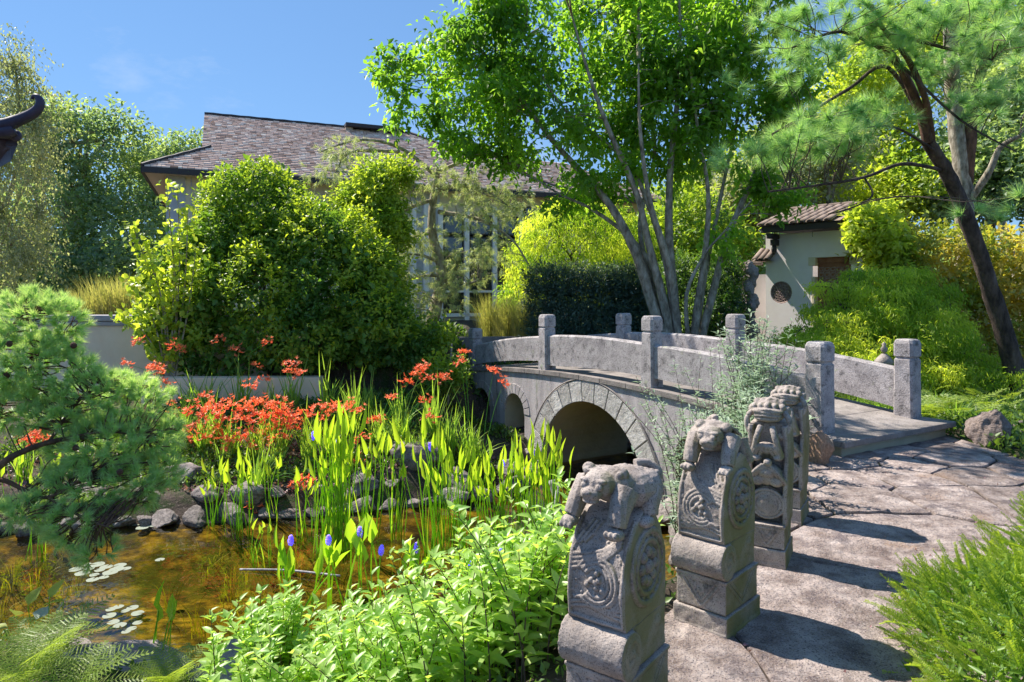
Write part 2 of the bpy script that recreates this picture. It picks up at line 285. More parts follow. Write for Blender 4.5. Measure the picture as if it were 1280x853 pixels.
def tube(pts, rad, k=8, knob=0.0):
    pts = np.asarray(pts, float); n = len(pts); rad = np.broadcast_to(np.asarray(rad, float), (n,))
    tg = np.gradient(pts, axis=0); tg /= np.linalg.norm(tg, axis=1)[:, None]+1e-9
    up = np.array([0.31, 0.17, 0.93]); s = np.cross(tg, up); s /= np.linalg.norm(s, axis=1)[:, None]+1e-9; t2 = np.cross(s, tg)
    a = np.arange(k)*2*np.pi/k; rr = rad[:, None]*(1+knob*rng.normal(size=(n, k)))
    V = pts[:, None, :]+rr[:, :, None]*(np.cos(a)[None, :, None]*s[:, None, :]+np.sin(a)[None, :, None]*t2[:, None, :])
    i = np.arange(n-1)[:, None]*k; j = np.arange(k)[None, :]; j2 = (j+1) % k
    T = np.stack([i+j, i+j2, i+k+j2, i+k+j], -1).reshape(-1, 4)
    return V.reshape(-1, 3), T
class TB:                                           # quads of many tubes
    def __init__(s): s.V = []; s.T = []; s.n = 0
    def add(s, pts, rad, k=6, knob=0.0):
        V, T = tube(pts, rad, k, knob); s.V.append(V); s.T.append(T+s.n); s.n += len(V); return s
    def obj(s, name, mat, parent, smooth=True):
        return wobj(name, np.concatenate(s.V), np.concatenate(s.T), mat, parent, None, smooth)
def unit(a): return a/(np.linalg.norm(a, axis=-1, keepdims=True)+1e-9)
def rdir(n): return unit(rng.normal(size=(n, 3)))
def leafgeo(Pt, D, N, Ln, Wd, fold=0.2, mid=0.42, curl=0.0):     # folded rhombic leaf, 2 triangles
    D = unit(D); S = unit(np.cross(D, N)); N = np.cross(S, D); Ln = np.asarray(Ln)[:, None]; Wd = np.asarray(Wd)[:, None]
    m = Pt+D*Ln*mid+N*fold*Wd; V = np.stack([Pt, m+S*Wd*.5, Pt+D*Ln-N*curl*Ln, m-S*Wd*.5], 1).reshape(-1, 3)
    b = np.arange(len(Pt))[:, None]*4; T = np.concatenate([b+[0, 1, 2], b+[0, 2, 3]], 1).reshape(-1, 3)
    return V, T
def leafgeo8(Pt, D, N, Ln, Wd, fold=0.25, curl=0.25):            # near leaf: 8 vertices, bent and folded
    D = unit(D); S = unit(np.cross(D, N)); N = np.cross(S, D); Ln = np.asarray(Ln)[:, None]; Wd = np.asarray(Wd)[:, None]
    c = lambda t: Pt+D*Ln*t-N*curl*Ln*t*t
    A, B = c(.3), c(.68); f = N*fold*Wd
    V = np.stack([Pt, A+S*Wd*.5+f, A, A-S*Wd*.5+f, B+S*Wd*.36+f*.7, B, B-S*Wd*.36+f*.7, c(1.)], 1).reshape(-1, 3)
    t = np.array([[0, 2, 1], [0, 3, 2], [1, 2, 5], [1, 5, 4], [2, 3, 6], [2, 6, 5], [4, 5, 7], [5, 6, 7]])
    b = np.arange(len(Pt))[:, None, None]*8; return V, (b+t).reshape(-1, 3)
def ell_px(px, py, Y, rx, ry, rz=None):            # ellipsoid clump from its centre and its radii in pixels at its distance
    s = Y/F; return (np.array(P(px, py, Y)), np.array([rx*s, rz if rz else (rx+ry)*.5*s, ry*s]))
def sprays(clumps, n, shell=0.5, core=0.72):
    vol = np.array([(r[0]*r[1]*r[2])**(2/3) for c, r in clumps]); vol /= vol.sum(); out = []; dirs = []
    idx = rng.choice(len(clumps), n, p=vol); d = rdir(n); rr = 1-shell*rng.random(n)**1.6
    cs = np.array([c for c, r in clumps]); rs = np.array([r for c, r in clumps])
    pts = cs[idx]+d*rs[idx]*rr[:, None]; keep = np.ones(n, bool)
    for k in range(len(clumps)):
        q = np.linalg.norm((pts-cs[k])/rs[k], axis=1); keep &= (q > core) | (idx == k)
    g = unit(d/rs[idx]); return pts[keep], g[keep]
def lobes(clumps, m, f=.34, flat=1.0, jit=.25, low=-.35):       # small clumps over the outside of big ones, so a crown has lobes and hollows
    out = []
    for c, r in clumps:
        for k in range(m):
            d = rdir(1)[0]
            while d[2] < low: d = rdir(1)[0]
            s = f*(1-jit+2*jit*rng.random()); out.append((c+d*r*(1-s*.55), np.array([r.mean()*s, r.mean()*s, r.mean()*s*flat])))
    return out
def foliage(name, parent, clumps, n, per, Ln, Wd, mat, spread=0.25, shell=0.5, core=0.72, up=0.2, droop=0.0, fold=0.2, flat=0.0, tv=0.35, minz=None, big=False, twigs=None, curl=0.1, jit=0.6, lumps=1.5):
    pts, g = sprays(clumps, n, shell, core)
    if minz is not None: k = pts[:, 2] > minz; pts, g = pts[k], g[k]
    m = len(pts); d = unit(g+0.7*rdir(m)+np.array([0, 0, up-droop])); st = rng.random(m)
    lz = np.array([noise.noise(Vector(p)*lumps) for p in pts])
    Pt = np.repeat(pts, per, 0); G = np.repeat(d, per, 0); G0 = np.repeat(g, per, 0); t = np.tile(np.linspace(-.5, .5, per), m)[:, None]
    q = m*per; Pt = Pt+G*t*spread*2+rdir(q)*spread*jit*rng.random((q, 1))
    D = unit(G*.6+rdir(q)*.9+np.array([0, 0, -droop])); Nn = unit(G0*.6+rdir(q)*.7+np.array([0, 0, .7+flat]))
    ll = Ln*(.65+.7*rng.random(q)); V, T = (leafgeo8 if big else leafgeo)(Pt, D, Nn, ll, Wd*ll/Ln, fold, curl=curl)
    kk = 8 if big else 4
    tint = np.repeat(np.repeat(.45+.55*tv*lz*2+.25*(st-.5), per)+.30*(rng.random(q)-.5), kk)
    o = wobj(name, V, T, mat, parent, tint)
    return o, pts
def needles(name, parent, tufts, dirs, n, Ln, Wd, mat, cone=0.9, base=0.12, tv=0.3, axis=0.0):
    m = len(tufts); q = m*n; Pt = np.repeat(tufts, n, 0); G = np.repeat(unit(dirs), n, 0)
    D = unit(G*1.0+rdir(q)*cone); t = rng.random((q, 1)); Pt = Pt-G*base*Ln+G*t*axis; S = unit(np.cross(D, rdir(q)))
    ll = (Ln*(.7+.5*rng.random(q)))[:, None]; V = np.stack([Pt-S*Wd*.5, Pt+S*Wd*.5, Pt+D*ll-np.array([0, 0, .08])*ll], 1).reshape(-1, 3)
    T = np.arange(q*3).reshape(-1, 3); tint = np.repeat(np.repeat(rng.random(m)*tv+.35, n)+.35*(rng.random(q)-.3), 3)
    return wobj(name, V, T, mat, parent, tint)
def twigs_to(name, parent, ends, stems, r0, mat, sag=0.1, r1=0.004, k=4):
    sp = np.concatenate([s for s in stems]); tb = TB()
    for e in ends:
        d = np.linalg.norm(sp-e, axis=1)+np.maximum(0, sp[:, 2]-e[2])*1.5; s = sp[np.argmin(d)]; L = np.linalg.norm(e-s)
        m1 = s+(e-s)*.35+np.array([0, 0, sag*L])+rng.normal(size=3)*.05*L; m2 = s+(e-s)*.7+np.array([0, 0, sag*.8*L])+rng.normal(size=3)*.05*L
        c = catmull([s, m1, m2, e], 3); tb.add(c, np.linspace(min(r0, .012*L+.004), r1, len(c)), k)
    return tb.obj(name, mat, parent)
def blades(name, parent, base, n, H, Wd, mat, spread=0.3, lean=0.5, segs=4, tv=0.5, as_mesh=False, rad=0.1, wmid=0.0):
    """arching strap leaves from around base point(s)"""
    base = np.asarray(base, float).reshape(-1, 3); m = len(base); q = m*n; B = np.repeat(base, n, 0)
    a = rng.random(q)*2*np.pi; D = np.stack([np.cos(a), np.sin(a), np.zeros(q)], 1); B = B+D*(rad*rng.random((q, 1))); h = H*(.6+.5*rng.random(q)); ln = lean*(.2+rng.random(q))
    S = np.stack([-np.sin(a+.5), np.cos(a+.5), np.zeros(q)], 1); Vs = []
    for i in range(segs+1):
        t = i/segs; c = B+D*(ln*h*t*t)[:, None]+np.array([0, 0, 1])*(h*(t-.35*ln*t*t*t))[:, None]
        wd = Wd*((1-t)**.6*(.7+.3*t) if not wmid else (math.sin(math.pi*min(1, t*.92+.08))**.8)); Vs += [c-S*wd*.5, c+S*wd*.5]
    V = np.stack(Vs, 1).reshape(-1, 3); k = 2*(segs+1); b = np.arange(q)[:, None, None]*k
    t = np.array([[2*i, 2*i+1, 2*i+3, 2*i+2] for i in range(segs)]); T = (b+t).reshape(-1, 4); tint = np.repeat(rng.random(q)*tv+.5-tv/2, k)
    if as_mesh: return trimesh(name, V, T, mat, tint)
    return wobj(name, V, T, mat, parent, tint)
def rockmesh(name, seed, mat, sub=3, rough=0.28, flat=1.0, crag=0.0):
    bm = bmesh.new(); bmesh.ops.create_icosphere(bm, subdivisions=sub, radius=1); rr = random.Random(seed)
    pl = [(Vector((rr.gauss(0, 1), rr.gauss(0, 1), rr.gauss(0, 1))).normalized(), rr.uniform(.5, .85)) for _ in range(11)]
    for v in bm.verts:
        p = v.co.normalized(); q = p*(1+rough*noise.noise(p*1.3+Vector((seed*3.1, 0, 0)))+.10*noise.noise(p*4+Vector((seed, 0, 0))))
        for nrm, dd in pl:
            e = q.dot(nrm)-dd
            if e > 0: q -= nrm*e*.85
        q.z *= flat; v.co = q+q*(.03*noise.noise(p*9)+crag*(noise.noise(p*3.5+Vector((2, 1, 0)))+.5*abs(noise.noise(p*8))))
    me = bpy.data.meshes.new(name); bm.to_mesh(me); bm.free(); me.materials.append(mat); me.shade_smooth(); return me
def voxel(mb, size, mat, name, smooth=2, disp=0.0):
    me = bpy.data.meshes.new('tmp'); me.from_pydata(mb.v, [], mb.f); me.update()
    bm = bmesh.new(); bm.from_mesh(me); bmesh.ops.recalc_face_normals(bm, faces=bm.faces); bm.to_mesh(me); bm.free()
    o = bpy.data.objects.new('tmp', me); C.objects.link(o)
    r = o.modifiers.new('r', 'REMESH'); r.mode = 'VOXEL'; r.voxel_size = size
    if smooth: s = o.modifiers.new('s', 'SMOOTH'); s.iterations = smooth; s.factor = .5
    dg = bpy.context.evaluated_depsgraph_get(); dg.update(); out = bpy.data.meshes.new_from_object(o.evaluated_get(dg))
    bpy.data.objects.remove(o); bpy.data.meshes.remove(me); out.name = name; out.materials.clear(); out.materials.append(mat)
    if disp:
        n = len(out.vertices); co = np.empty(n*3, np.float32); no = np.empty(n*3, np.float32)
        out.vertices.foreach_get('co', co); out.vertices.foreach_get('normal', no); co = co.reshape(-1, 3); no = no.reshape(-1, 3)
        d = np.array([noise.noise(Vector(p)*22)+.5*noise.noise(Vector(p)*60) for p in co]); co += no*(d*disp)[:, None]; out.vertices.foreach_set('co', co.ravel()); out.update()
    out.shade_smooth(); return out
# ================================================================== GROUND, POND, PATH
WZ = -1.2
pond = np.array([(-9, 8.3), (-6.05, 8.07), (-4.34, 8.4), (-2.92, 8.6), (-1.98, 8.85), (-.44, 9.4), (.15, 10.1), (.45, 11.3), (1.3, 11.9), (2.2, 12.6), (3.5, 15), (6, 15.5), (5.0, 12.5), (3.6, 10.3), (2.0, 9.1), (2.0, 8.3), (1.95, 7.2), (1.7, 6.2), (1.15, 4.9), (.5, 4.3), (-.6, 4.5), (-2, 4.9), (-3.6, 5.45), (-6, 5.6), (-9, 5.0)])
path = [(-1.2, -1), (-.5, 1.2), (.10, 2.42), (.74, 3.38), (1.36, 4.13), (1.85, 5.0), (2.45, 6.2), (3.15, 7.0), (4.75, 8.0), (4.95, 7.8), (4.95, 6.5), (4.2, 5.0), (3.1, 3.4), (2.1, 2.2), (1.9, -1)]
def sdist(poly, X, Y):
    poly = np.asarray(poly, float); d = np.full(X.shape, 1e9); ins = np.zeros(X.shape, bool); n = len(poly)
    for i in range(n):
        ax, ay = poly[i]; bx, by = poly[(i+1) % n]; ex, ey = bx-ax, by-ay
        t = np.clip(((X-ax)*ex+(Y-ay)*ey)/(ex*ex+ey*ey), 0, 1); d = np.minimum(d, np.hypot(X-ax-t*ex, Y-ay-t*ey))
        c = (ay > Y) != (by > Y); xi = ax+(Y-ay)/(ey if abs(ey) > 1e-9 else 1e-9)*ex; ins ^= c & (X < xi)
    return np.where(ins, -d, d)
def sst(a, b, x): t = np.clip((x-a)/(b-a), 0, 1); return t*t*(3-2*t)
def height(X, Y):
    X = np.asarray(X, float); Y = np.asarray(Y, float)
    dp = sdist(pond, X, Y); dq = sdist(path, X, Y)
    right = sst(.3, 2.6, X-(Y-7)*(-.15))                       # 1 on the right bank
    T = 0.02+0*X
    far = sst(7.5, 9, Y)
    leftbank = -.95+.75*sst(8.3, 12.2, Y)
    T = np.where(X < 2.2, leftbank*(1-right)*far+T*right*far+T*(1-far), T)
    T = T-.62*sst(-1.6, -.3, X)*(1-sst(.9, 1.6, X))*sst(9, 10, Y)*(1-sst(12.6, 13.4, Y))
    near = (1-far)*(1-right); T = T*(1-near)+near*(-.95+.95*sst(1.6, .1, dq))
    T = T*(1-.0)+0
    up = sst(12.80, 12.92, Y)*sst(-.6, -1.4, X); T = T*(1-up)+up*.75
    up2 = sst(13.6, 17.5, Y)*sst(4.5, 1.5, X)*(1-sst(12.80, 12.92, Y)*sst(-.6, -1.4, X)); T = T*(1-up2)+up2*.75
    T = T+sst(26, 60, Y)*1.2
    T = np.where(dq < 0, 0.0, T)
    w = np.where((X > -1.2) & (Y < 8.2) & (X > -4), .55, .5); w = np.where(X < -1.0, .45, w)
    bank = WZ+(T-WZ)*sst(0, 1, dp/w)
    bank = np.where(dp > 0, bank, WZ-.42*sst(0, 1.1, -dp)-.03)
    nz = .5-.5*np.cos(X*2.1+1.3*np.sin(Y*1.7))*np.cos(Y*1.9)
    return bank+np.where(dq > .15, .05*nz-.03, -.03)
def axis(lo, hi, step, far):
    a = list(np.arange(lo, hi+1e-6, step)); s = step; x = hi
    while x < far: s *= 1.35; x += s; a.append(x)
    s = step; x = lo; b = []
    while x > -far: s *= 1.35; x -= s; b.append(x)
    return np.array(b[::-1]+a)
gx = axis(-9, 10, .11, 600); gy = axis(-2, 18, .11, 900); GX, GY = np.meshgrid(gx, gy); GZ = height(GX, GY)
nx, ny = len(gx), len(gy); ii, jj = np.meshgrid(np.arange(nx-1), np.arange(ny-1)); a0 = jj*nx+ii
quads = np.stack([a0, a0+1, a0+nx+1, a0+nx], -1).reshape(-1, 4)
gme = trimesh('ground', np.stack([GX, GY, GZ], -1).reshape(-1, 3), quads, M['soil'], None, True); gme.materials.append(M['bed'])
cz = GZ.reshape(-1)[quads].mean(1); gme.polygons.foreach_set('material_index', (cz < WZ-.02).astype(np.int32))
tag(link('ground', gme), kind='structure')
mb = MB(); mb.prism([(p[0]*1.0, p[1]) for p in [(-12, 3.6), (3.2, 3.6), (6.5, 10), (7, 16.5), (1.5, 16.5), (-1, 12), (-12, 9.3)]], WZ-.001, WZ)
wv = [(-12, 3.6), (3.2, 3.6), (6.5, 10), (7, 16.5), (1.5, 16.5), (-1, 12), (-12, 9.3)]
wm = MB(); wm.add([(x, y, WZ) for x, y in wv], [tuple(range(7))]); tag(wm.obj('pond_water', M['water']), kind='structure')
def gz(x, y): return float(height(np.array([x]), np.array([y]))[0])
# flagstones by clipping cells
def clip(poly, nx_, ny_, c):
    out = []
    for i in range(len(poly)):
        a, b = poly[i], poly[(i+1) % len(poly)]; da = a[0]*nx_+a[1]*ny_-c; db = b[0]*nx_+b[1]*ny_-c
        if da <= 0: out.append(a)
        if (da < 0) != (db < 0) and abs(da-db) > 1e-12: t = da/(da-db); out.append((a[0]+(b[0]-a[0])*t, a[1]+(b[1]-a[1])*t))
    return out
pathobj = thing('path', None, None, (0, 0, 0)); pathobj['kind'] = 'structure'
seeds = []; rr = random.Random(3)
for (x0, x1, y0, y1, st) in [(-1.5, 3.6, -1.2, 5.3, 2.1), (1.2, 5.4, 5.4, 8.4, .56)]:
    y = y0
    while y < y1:
        x = x0+rr.uniform(0, st)
        while x < x1: seeds.append((x+rr.uniform(-.33, .33)*st, y+rr.uniform(-.33, .33)*st)); x += st
        y += st
def inpath(x, y): return float(sdist(path, np.array([x]), np.array([y]))[0])
jf = MB(); jf.prism(path, -.12, .012); jf.obj('joint_fill', M['soil'], pathobj)
# convex pieces: each cell clipped to the path by keeping the points inside (cells crossing the edge are pulled in)
for i, s in enumerate(seeds):
    if inpath(*s) > 1.0: continue
    cell = [(s[0]-2.6, s[1]-2.6), (s[0]+2.6, s[1]-2.6), (s[0]+2.6, s[1]+2.6), (s[0]-2.6, s[1]+2.6)]
    for j, q in enumerate(seeds):
        if j == i: continue
        dx, dy = q[0]-s[0], q[1]-s[1]; d2 = math.hypot(dx, dy)
        if d2 > 6: continue
        g = .005 if s[1] < 4.6 else .014; cell = clip(cell, dx/d2, dy/d2, (s[0]*dx+s[1]*dy)/d2+d2/2-g)
        if len(cell) < 3: break
    if len(cell) < 3: continue
    # refine outline, wobble, pull into the path
    ref = []
    for k in range(len(cell)):
        a, b = cell[k], cell[(k+1) % len(cell)]; L = math.hypot(b[0]-a[0], b[1]-a[1]); m = max(1, int(L/.09))
        for t in range(m):
            x = a[0]+(b[0]-a[0])*t/m; y = a[1]+(b[1]-a[1])*t/m
            wv_ = noise.noise_vector(Vector((x*2.2, y*2.2, 0))); x += wv_.x*.05; y += wv_.y*.05
            nv = noise.noise_vector(Vector((x*11, y*11, 5))); ref.append((x+nv.x*.012, y+nv.y*.012))
    x0_, x1_ = min(p[0] for p in ref), max(p[0] for p in ref); y0_, y1_ = min(p[1] for p in ref), max(p[1] for p in ref)
    SX, SY = np.meshgrid(np.linspace(x0_, x1_, 24), np.linspace(y0_, y1_, 24)); inn_ = (sdist(path, SX, SY) < 0) & (sdist(cell, SX, SY) < 0)
    if inn_.sum() < 8: continue
    cx, cy = float(SX[inn_].mean()), float(SY[inn_].mean())
    if inpath(cx, cy) > 0: continue
    pts = []
    for (x, y) in ref:
        t = 1.0
        while inpath(cx+(x-cx)*t, cy+(y-cy)*t) > .03 and t > .03: t -= .04
        pts.append((cx+(x-cx)*t, cy+(y-cy)*t))
    n = len(pts); dz = rr.uniform(-.006, .012); tilt = (rr.uniform(-.006, .006), rr.uniform(-.006, .006)); V = []; Fc = []
    rings = [(1.0, -.09), (1.0, .016), (.985, .026), (.8, .03), (.55, .03), (.25, .03)]
    for ri, (sc, z) in enumerate(rings):
        for (x, y) in pts:
            X = cx+(x-cx)*sc; Y = cy+(y-cy)*sc; h = 0 if ri < 1 else .010*noise.noise(Vector((X*3, Y*3, 1)))+.006*noise.noise(Vector((X*9, Y*9, 1)))
            V.append((X, Y, z+dz+h+(X-cx)*tilt[0]+(Y-cy)*tilt[1]))
    for ri in range(len(rings)-1):
        for k in range(n): Fc.append((ri*n+k, ri*n+(k+1) % n, (ri+1)*n+(k+1) % n, (ri+1)*n+k))
    Fc.append(tuple((len(rings)-1)*n+k for k in range(n)))
    mb = MB(); mb.add(V, Fc); mb.obj('flagstone', M['path'], pathobj, smooth=False)
# ================================================================== BRIDGE
BO = Vector((3.2, 7.1, 0)); U = Vector((-.523, .852, 0)).normalized(); Vv = Vector((.852, .523, 0)).normalized(); RB = math.atan2(U.y, U.x)
bridge = thing('stone_bridge', 'arched grey granite bridge with posts and rail panels over the pond', 'bridge', (0, 0, 0))
def B(s, wv_, z): p = BO+U*s+Vv*wv_; return (p.x, p.y, z)
def zd(s): return .19+.21*(1-((s-3.75)/3.9)**2)
S0, S1, W0, W1 = -.22, 7.75, -.10, 1.76
arches = [(3.75, 1.28, -1.25, .31), (5.87, .33, -.43, .17), (7.06, .31, -.45, .15), (1.63, .33, -.43, .17), (.44, .31, -.45, .15)]
def under(s):
    z = -1.9
    for c, r, sp, t in arches:
        if abs(s-c) < r: z = sp+math.sqrt(max(0, r*r-(s-c)**2))
    return z
ss = sorted(set([round(S0+i*(S1-S0)/90, 5) for i in range(91)]+[c+r*math.cos(a*math.pi/24)*k for c, r, sp, t in arches for a in range(25) for k in (1,)]+[c+e for c, r, sp, t in arches for e in (-r-.001, r+.001)]))
for wf, nm in ((W0, 0), (W1, 1)):
    mb = MB()
    for s0, s1 in zip(ss[:-1], ss[1:]):
        if s1-s0 < 1e-6: continue
        m = (s0+s1)/2; a, b = (under(s0), under(s1)) if under(m) > -1.85 else (-1.9, -1.9)
        if under(m) > -1.85: a = max(a, [sp for c, r, sp, t in arches if abs(m-c) < r][0]); b = max(b, [sp for c, r, sp, t in arches if abs(m-c) < r][0])
        q = [B(s0, wf, a), B(s1, wf, b), B(s1, wf, zd(s1)-.0), B(s0, wf, zd(s0)-.0)]
        mb.add(q if nm == 1 else q[::-1], [(0, 1, 2, 3)])
    mb.obj('side_wall', M['granite_side'], bridge)
mb = MB()
for c, r, sp, t in arches:
    K = 24; prof = [(c-r, -1.9)]+[(c-r*math.cos(math.pi*i/K), sp+r*math.sin(math.pi*i/K)) for i in range(K+1)]+[(c+r, -1.9)]
    for (sa, za), (sb, zb) in zip(prof[:-1], prof[1:]): mb.add([B(sa, W0, za), B(sb, W0, zb), B(sb, W1, zb), B(sa, W1, za)], [(0, 1, 2, 3)])
mb.obj('vault', M['vault'], bridge)
def vouss(c, r, sp, t, n, gap, proud, rim):
    for i in range(n):
        a0 = math.pi*(i+gap)/n; a1 = math.pi*(i+1-gap)/n; mb = MB(); K = 3; V = []
        for wf in (W0-proud, W0+.03):
            for rad in (r-.004, r+t):
                for k in range(K+1): a = a0+(a1-a0)*k/K; V.append(B(c-rad*math.cos(a), wf, min(sp+rad*math.sin(a), zd(c)-.03)))
        n1 = K+1; Fc = []
        for k in range(K):
            Fc += [(k, k+1, n1+k+1, n1+k), (2*n1+k, 3*n1+k, 3*n1+k+1, 2*n1+k+1), (k, 2*n1+k, 2*n1+k+1, k+1), (n1+k, n1+k+1, 3*n1+k+1, 3*n1+k)]
        Fc += [(0, n1, 3*n1, 2*n1), (K, 2*n1+K, 3*n1+K, n1+K)]; mb.add(V, Fc); mb.obj('voussoir', rim, bridge, bevel=.006)
vouss(3.75, 1.28, -1.25, .31, 15, .035, .022, M['voussoir'])
for c, r, sp, t in arches[1:]: vouss(c, r, sp, t, 11, .05, .012, M['granite_side'])
# raised hood line over the main ring
mb = MB(); ar = [B(3.75-1.615*math.cos(math.pi*i/40), W0-.02, min(-1.25+1.615*math.sin(math.pi*i/40), zd(3.75)-.015)) for i in range(41)]
mb.tube(ar, .012, 5); mb.obj('ring_moulding', M['deck'], bridge)
# deck slabs
s = S0; k = 0
while s < S1-.2:
    s2 = min(S1, s+.52+.06*math.sin(k*2.3)); mb = MB(); ov = .035
    bot = [B(s+.005, W0-ov, zd(s)-.06), B(s2-.005, W0-ov, zd(s2)-.06), B(s2-.005, W1+ov, zd(s2)-.06), B(s+.005, W1+ov, zd(s)-.06)]
    top = [(x, y, z+.075) for x, y, z in bot]; mb.hexa([bot[0], bot[3], bot[2], bot[1], top[0], top[3], top[2], top[1]]); mb.obj('deck_slab', M['deck'], bridge, bevel=.006); s = s2; k += 1
# end step: nosing slab and riser
mb = MB(); mb.box((0, 0, 0), (.40, 2.12, .065)); o = mb.obj('step_tread', M['deck'], bridge, bevel=.014); o.location = B(-.22, .84, .165); o.rotation_euler = (0, 0, RB)
mb = MB(); mb.box((0, 0, 0), (.30, 1.98, .19)); o = mb.obj('riser', M['vault'], bridge, bevel=.008); o.location = B(-.19, .84, .043); o.rotation_euler = (0, 0, RB)
def postmesh(h):
    prof = [(0, .110), (h-.235, .108), (h-.225, .098), (h-.205, .098), (h-.195, .112), (h-.05, .112), (h-.012, .100), (h, .085)]; mb = MB(); V = []; Fc = []; ch = .026
    for z, a in prof:
        c = ch if z > h-.24 else .012
        V += [(a-c, -a, z), (a, -a+c, z), (a, a-c, z), (a-c, a, z), (-a+c, a, z), (-a, a-c, z), (-a, -a+c, z), (-a+c, -a, z)]
    n = 8
    for i in range(len(prof)-1):
        for j in range(n): Fc.append((i*n+j, i*n+(j+1) % n, (i+1)*n+(j+1) % n, (i+1)*n+j))
    Fc.append(tuple((len(prof)-1)*n+j for j in range(n))); mb.add(V, Fc); return mb.mesh('post', M['granite'])
for wv_ in (0, 1.66):
    for i in range(4):
        s = 2.5*i; base = .0 if i in (0, 3) else zd(s)-.02; top = [1.145, 1.35, 1.31, .98][i]-(.03 if wv_ and i == 0 else 0)
        link('post', postmesh(top-base), bridge, B(s, wv_, base), (0, 0, RB))
for wv_ in (0, 1.66):
    for (s0, t0, b0, s1, t1, b1) in [(.10, .775, .31, 2.40, .965, .52), (2.6, .975, .53, 4.9, .975, .47), (5.1, .95, .53, 7.4, .66, .28)]:
        mb = MB(); K = 8; V = []; th = .065
        for k in range(K+1):
            t = k/K; s = s0+(s1-s0)*t; cv = .035*math.sin(math.pi*t); zt = t0+(t1-t0)*t+cv; zb = b0+(b1-b0)*t+cv
            V += [B(s, wv_-th, zb), B(s, wv_+th, zb), B(s, wv_+th, zt-.025), B(s, wv_+th*.6, zt), B(s, wv_-th*.6, zt), B(s, wv_-th, zt-.025)]
        Fc = [(k*6+j, k*6+(j+1) % 6, (k+1)*6+(j+1) % 6, (k+1)*6+j) for k in range(K) for j in range(6)]+[tuple(range(5, -1, -1)), tuple(K*6+j for j in range(6))]
        mb.add(V, Fc); me = mb.mesh('rail_panel', M['granite']); link('rail_panel', me, bridge)
bm_ = None
for o in bridge.children:
    if o.name.startswith(('side_wall', 'vault', 'rail_panel', 'deck_slab', 'voussoir')):
        bm = bmesh.new(); bm.from_mesh(o.data)
        if not o.name.startswith(('side_wall', 'vault')): bmesh.ops.recalc_face_normals(bm, faces=bm.faces)
        bm.to_mesh(o.data); bm.free()
# ================================================================== LION POSTS
def yf(z):
    zs = [.43, .52, .60, .68, .75, .81, .84]; ys = [-.165, -.175, -.172, -.152, -.115, -.06, 0]; return float(np.interp(z, zs, ys))
FINE = [.0042]
def drum(w, flip):
    mb = MB(); h = w/2
    prof = [(-.165, .432), (-.175, .52), (-.172, .60), (-.152, .68), (-.115, .75), (-.06, .81), (0, .842), (.06, .81), (.115, .745), (.15, .66), (.165, .56), (.16, .432)]
    n = len(prof); mb.add([(-h, y, z) for y, z in prof]+[(h, y, z) for y, z in prof], [tuple(range(n)), tuple(range(2*n-1, n-1, -1))]+[(i, n+i, n+(i+1) % n, (i+1) % n) for i in range(n)])
    def line(pts, r): mb.tube(catmull([(x, yf(z)-.001, z) for x, z in pts], 5), r, 6)
    for sx in (-1, 1): line([(sx*(h-.012), z) for z in (.445, .54, .62, .70, .76, .80)], .0085)
    line([(-h+.02, .448), (0, .446), (h-.02, .448)], .008)
    f = flip; c = (0.0, .585)
    for r0, tr in ((.085, .0085), (.068, .008), (.051, .007)):
        line([(f*(c[0]+r0*math.cos(a)), c[1]+r0*math.sin(a)) for a in np.linspace(-2.3, 2.6, 12)], tr)
    for k in range(9): a = k*.7; mb.ell((c[0]+.022*math.cos(a)*(k % 3)/1.2, yf(c[1])-.002, c[1]+.022*math.sin(a)*(k % 3)/1.2), (.011, .010, .011))
    for k in range(4): line([(f*(-.10), .665-.016*k), (f*(-.04), .680-.014*k), (f*.03, .705-.012*k), (f*.085, .765-.014*k)], .0075)
    for k in range(3): line([(f*(-.105+.02*k), .69+.01*k), (f*(-.08+.02*k), .74), (f*(-.055+.02*k), .785)], .007)
    for k in range(3): line([(f*(-.11+.01*k), .475+.02*k), (f*(-.03), .495+.016*k), (f*.05, .482+.01*k), (f*.10, .475+.018*k)], .0065)
    for k in range(3): line([(f*.06, .475+.02*k), (f*.095, .52+.02*k), (f*.105, .58+.01*k)], .006)
    rr = random.Random(5)
    for k in range(90): x = rr.uniform(-h+.02, h-.02); z = rr.uniform(.47, .79); mb.ell((x, yf(z), z), (.005, .006, .005), seg=5, ring=4)
    for sx in (-1, 1):                                          # round medallions on both cheeks
        for r0, tr in ((.125, .010), (.092, .008)):
            mb.tube([(sx*(h+.002), .0+r0*math.cos(a), .62+r0*1.05*math.sin(a)) for a in np.linspace(0, 2*math.pi, 28)], tr*1.35, 6)
        for k in range(8): a = k*math.pi/4; mb.ell((sx*h, .052*math.cos(a), .62+.055*math.sin(a)), (.020, .020, .020))
        mb.ell((sx*h, 0, .62), (.026, .026, .026))
        for k in range(16): a = k*math.pi/8; mb.ell((sx*h, .108*math.cos(a), .62+.113*math.sin(a)), (.010, .009, .009), seg=6, ring=4)
    return voxel(mb, FINE[0], M['carved'], 'drum', 1, .0012)
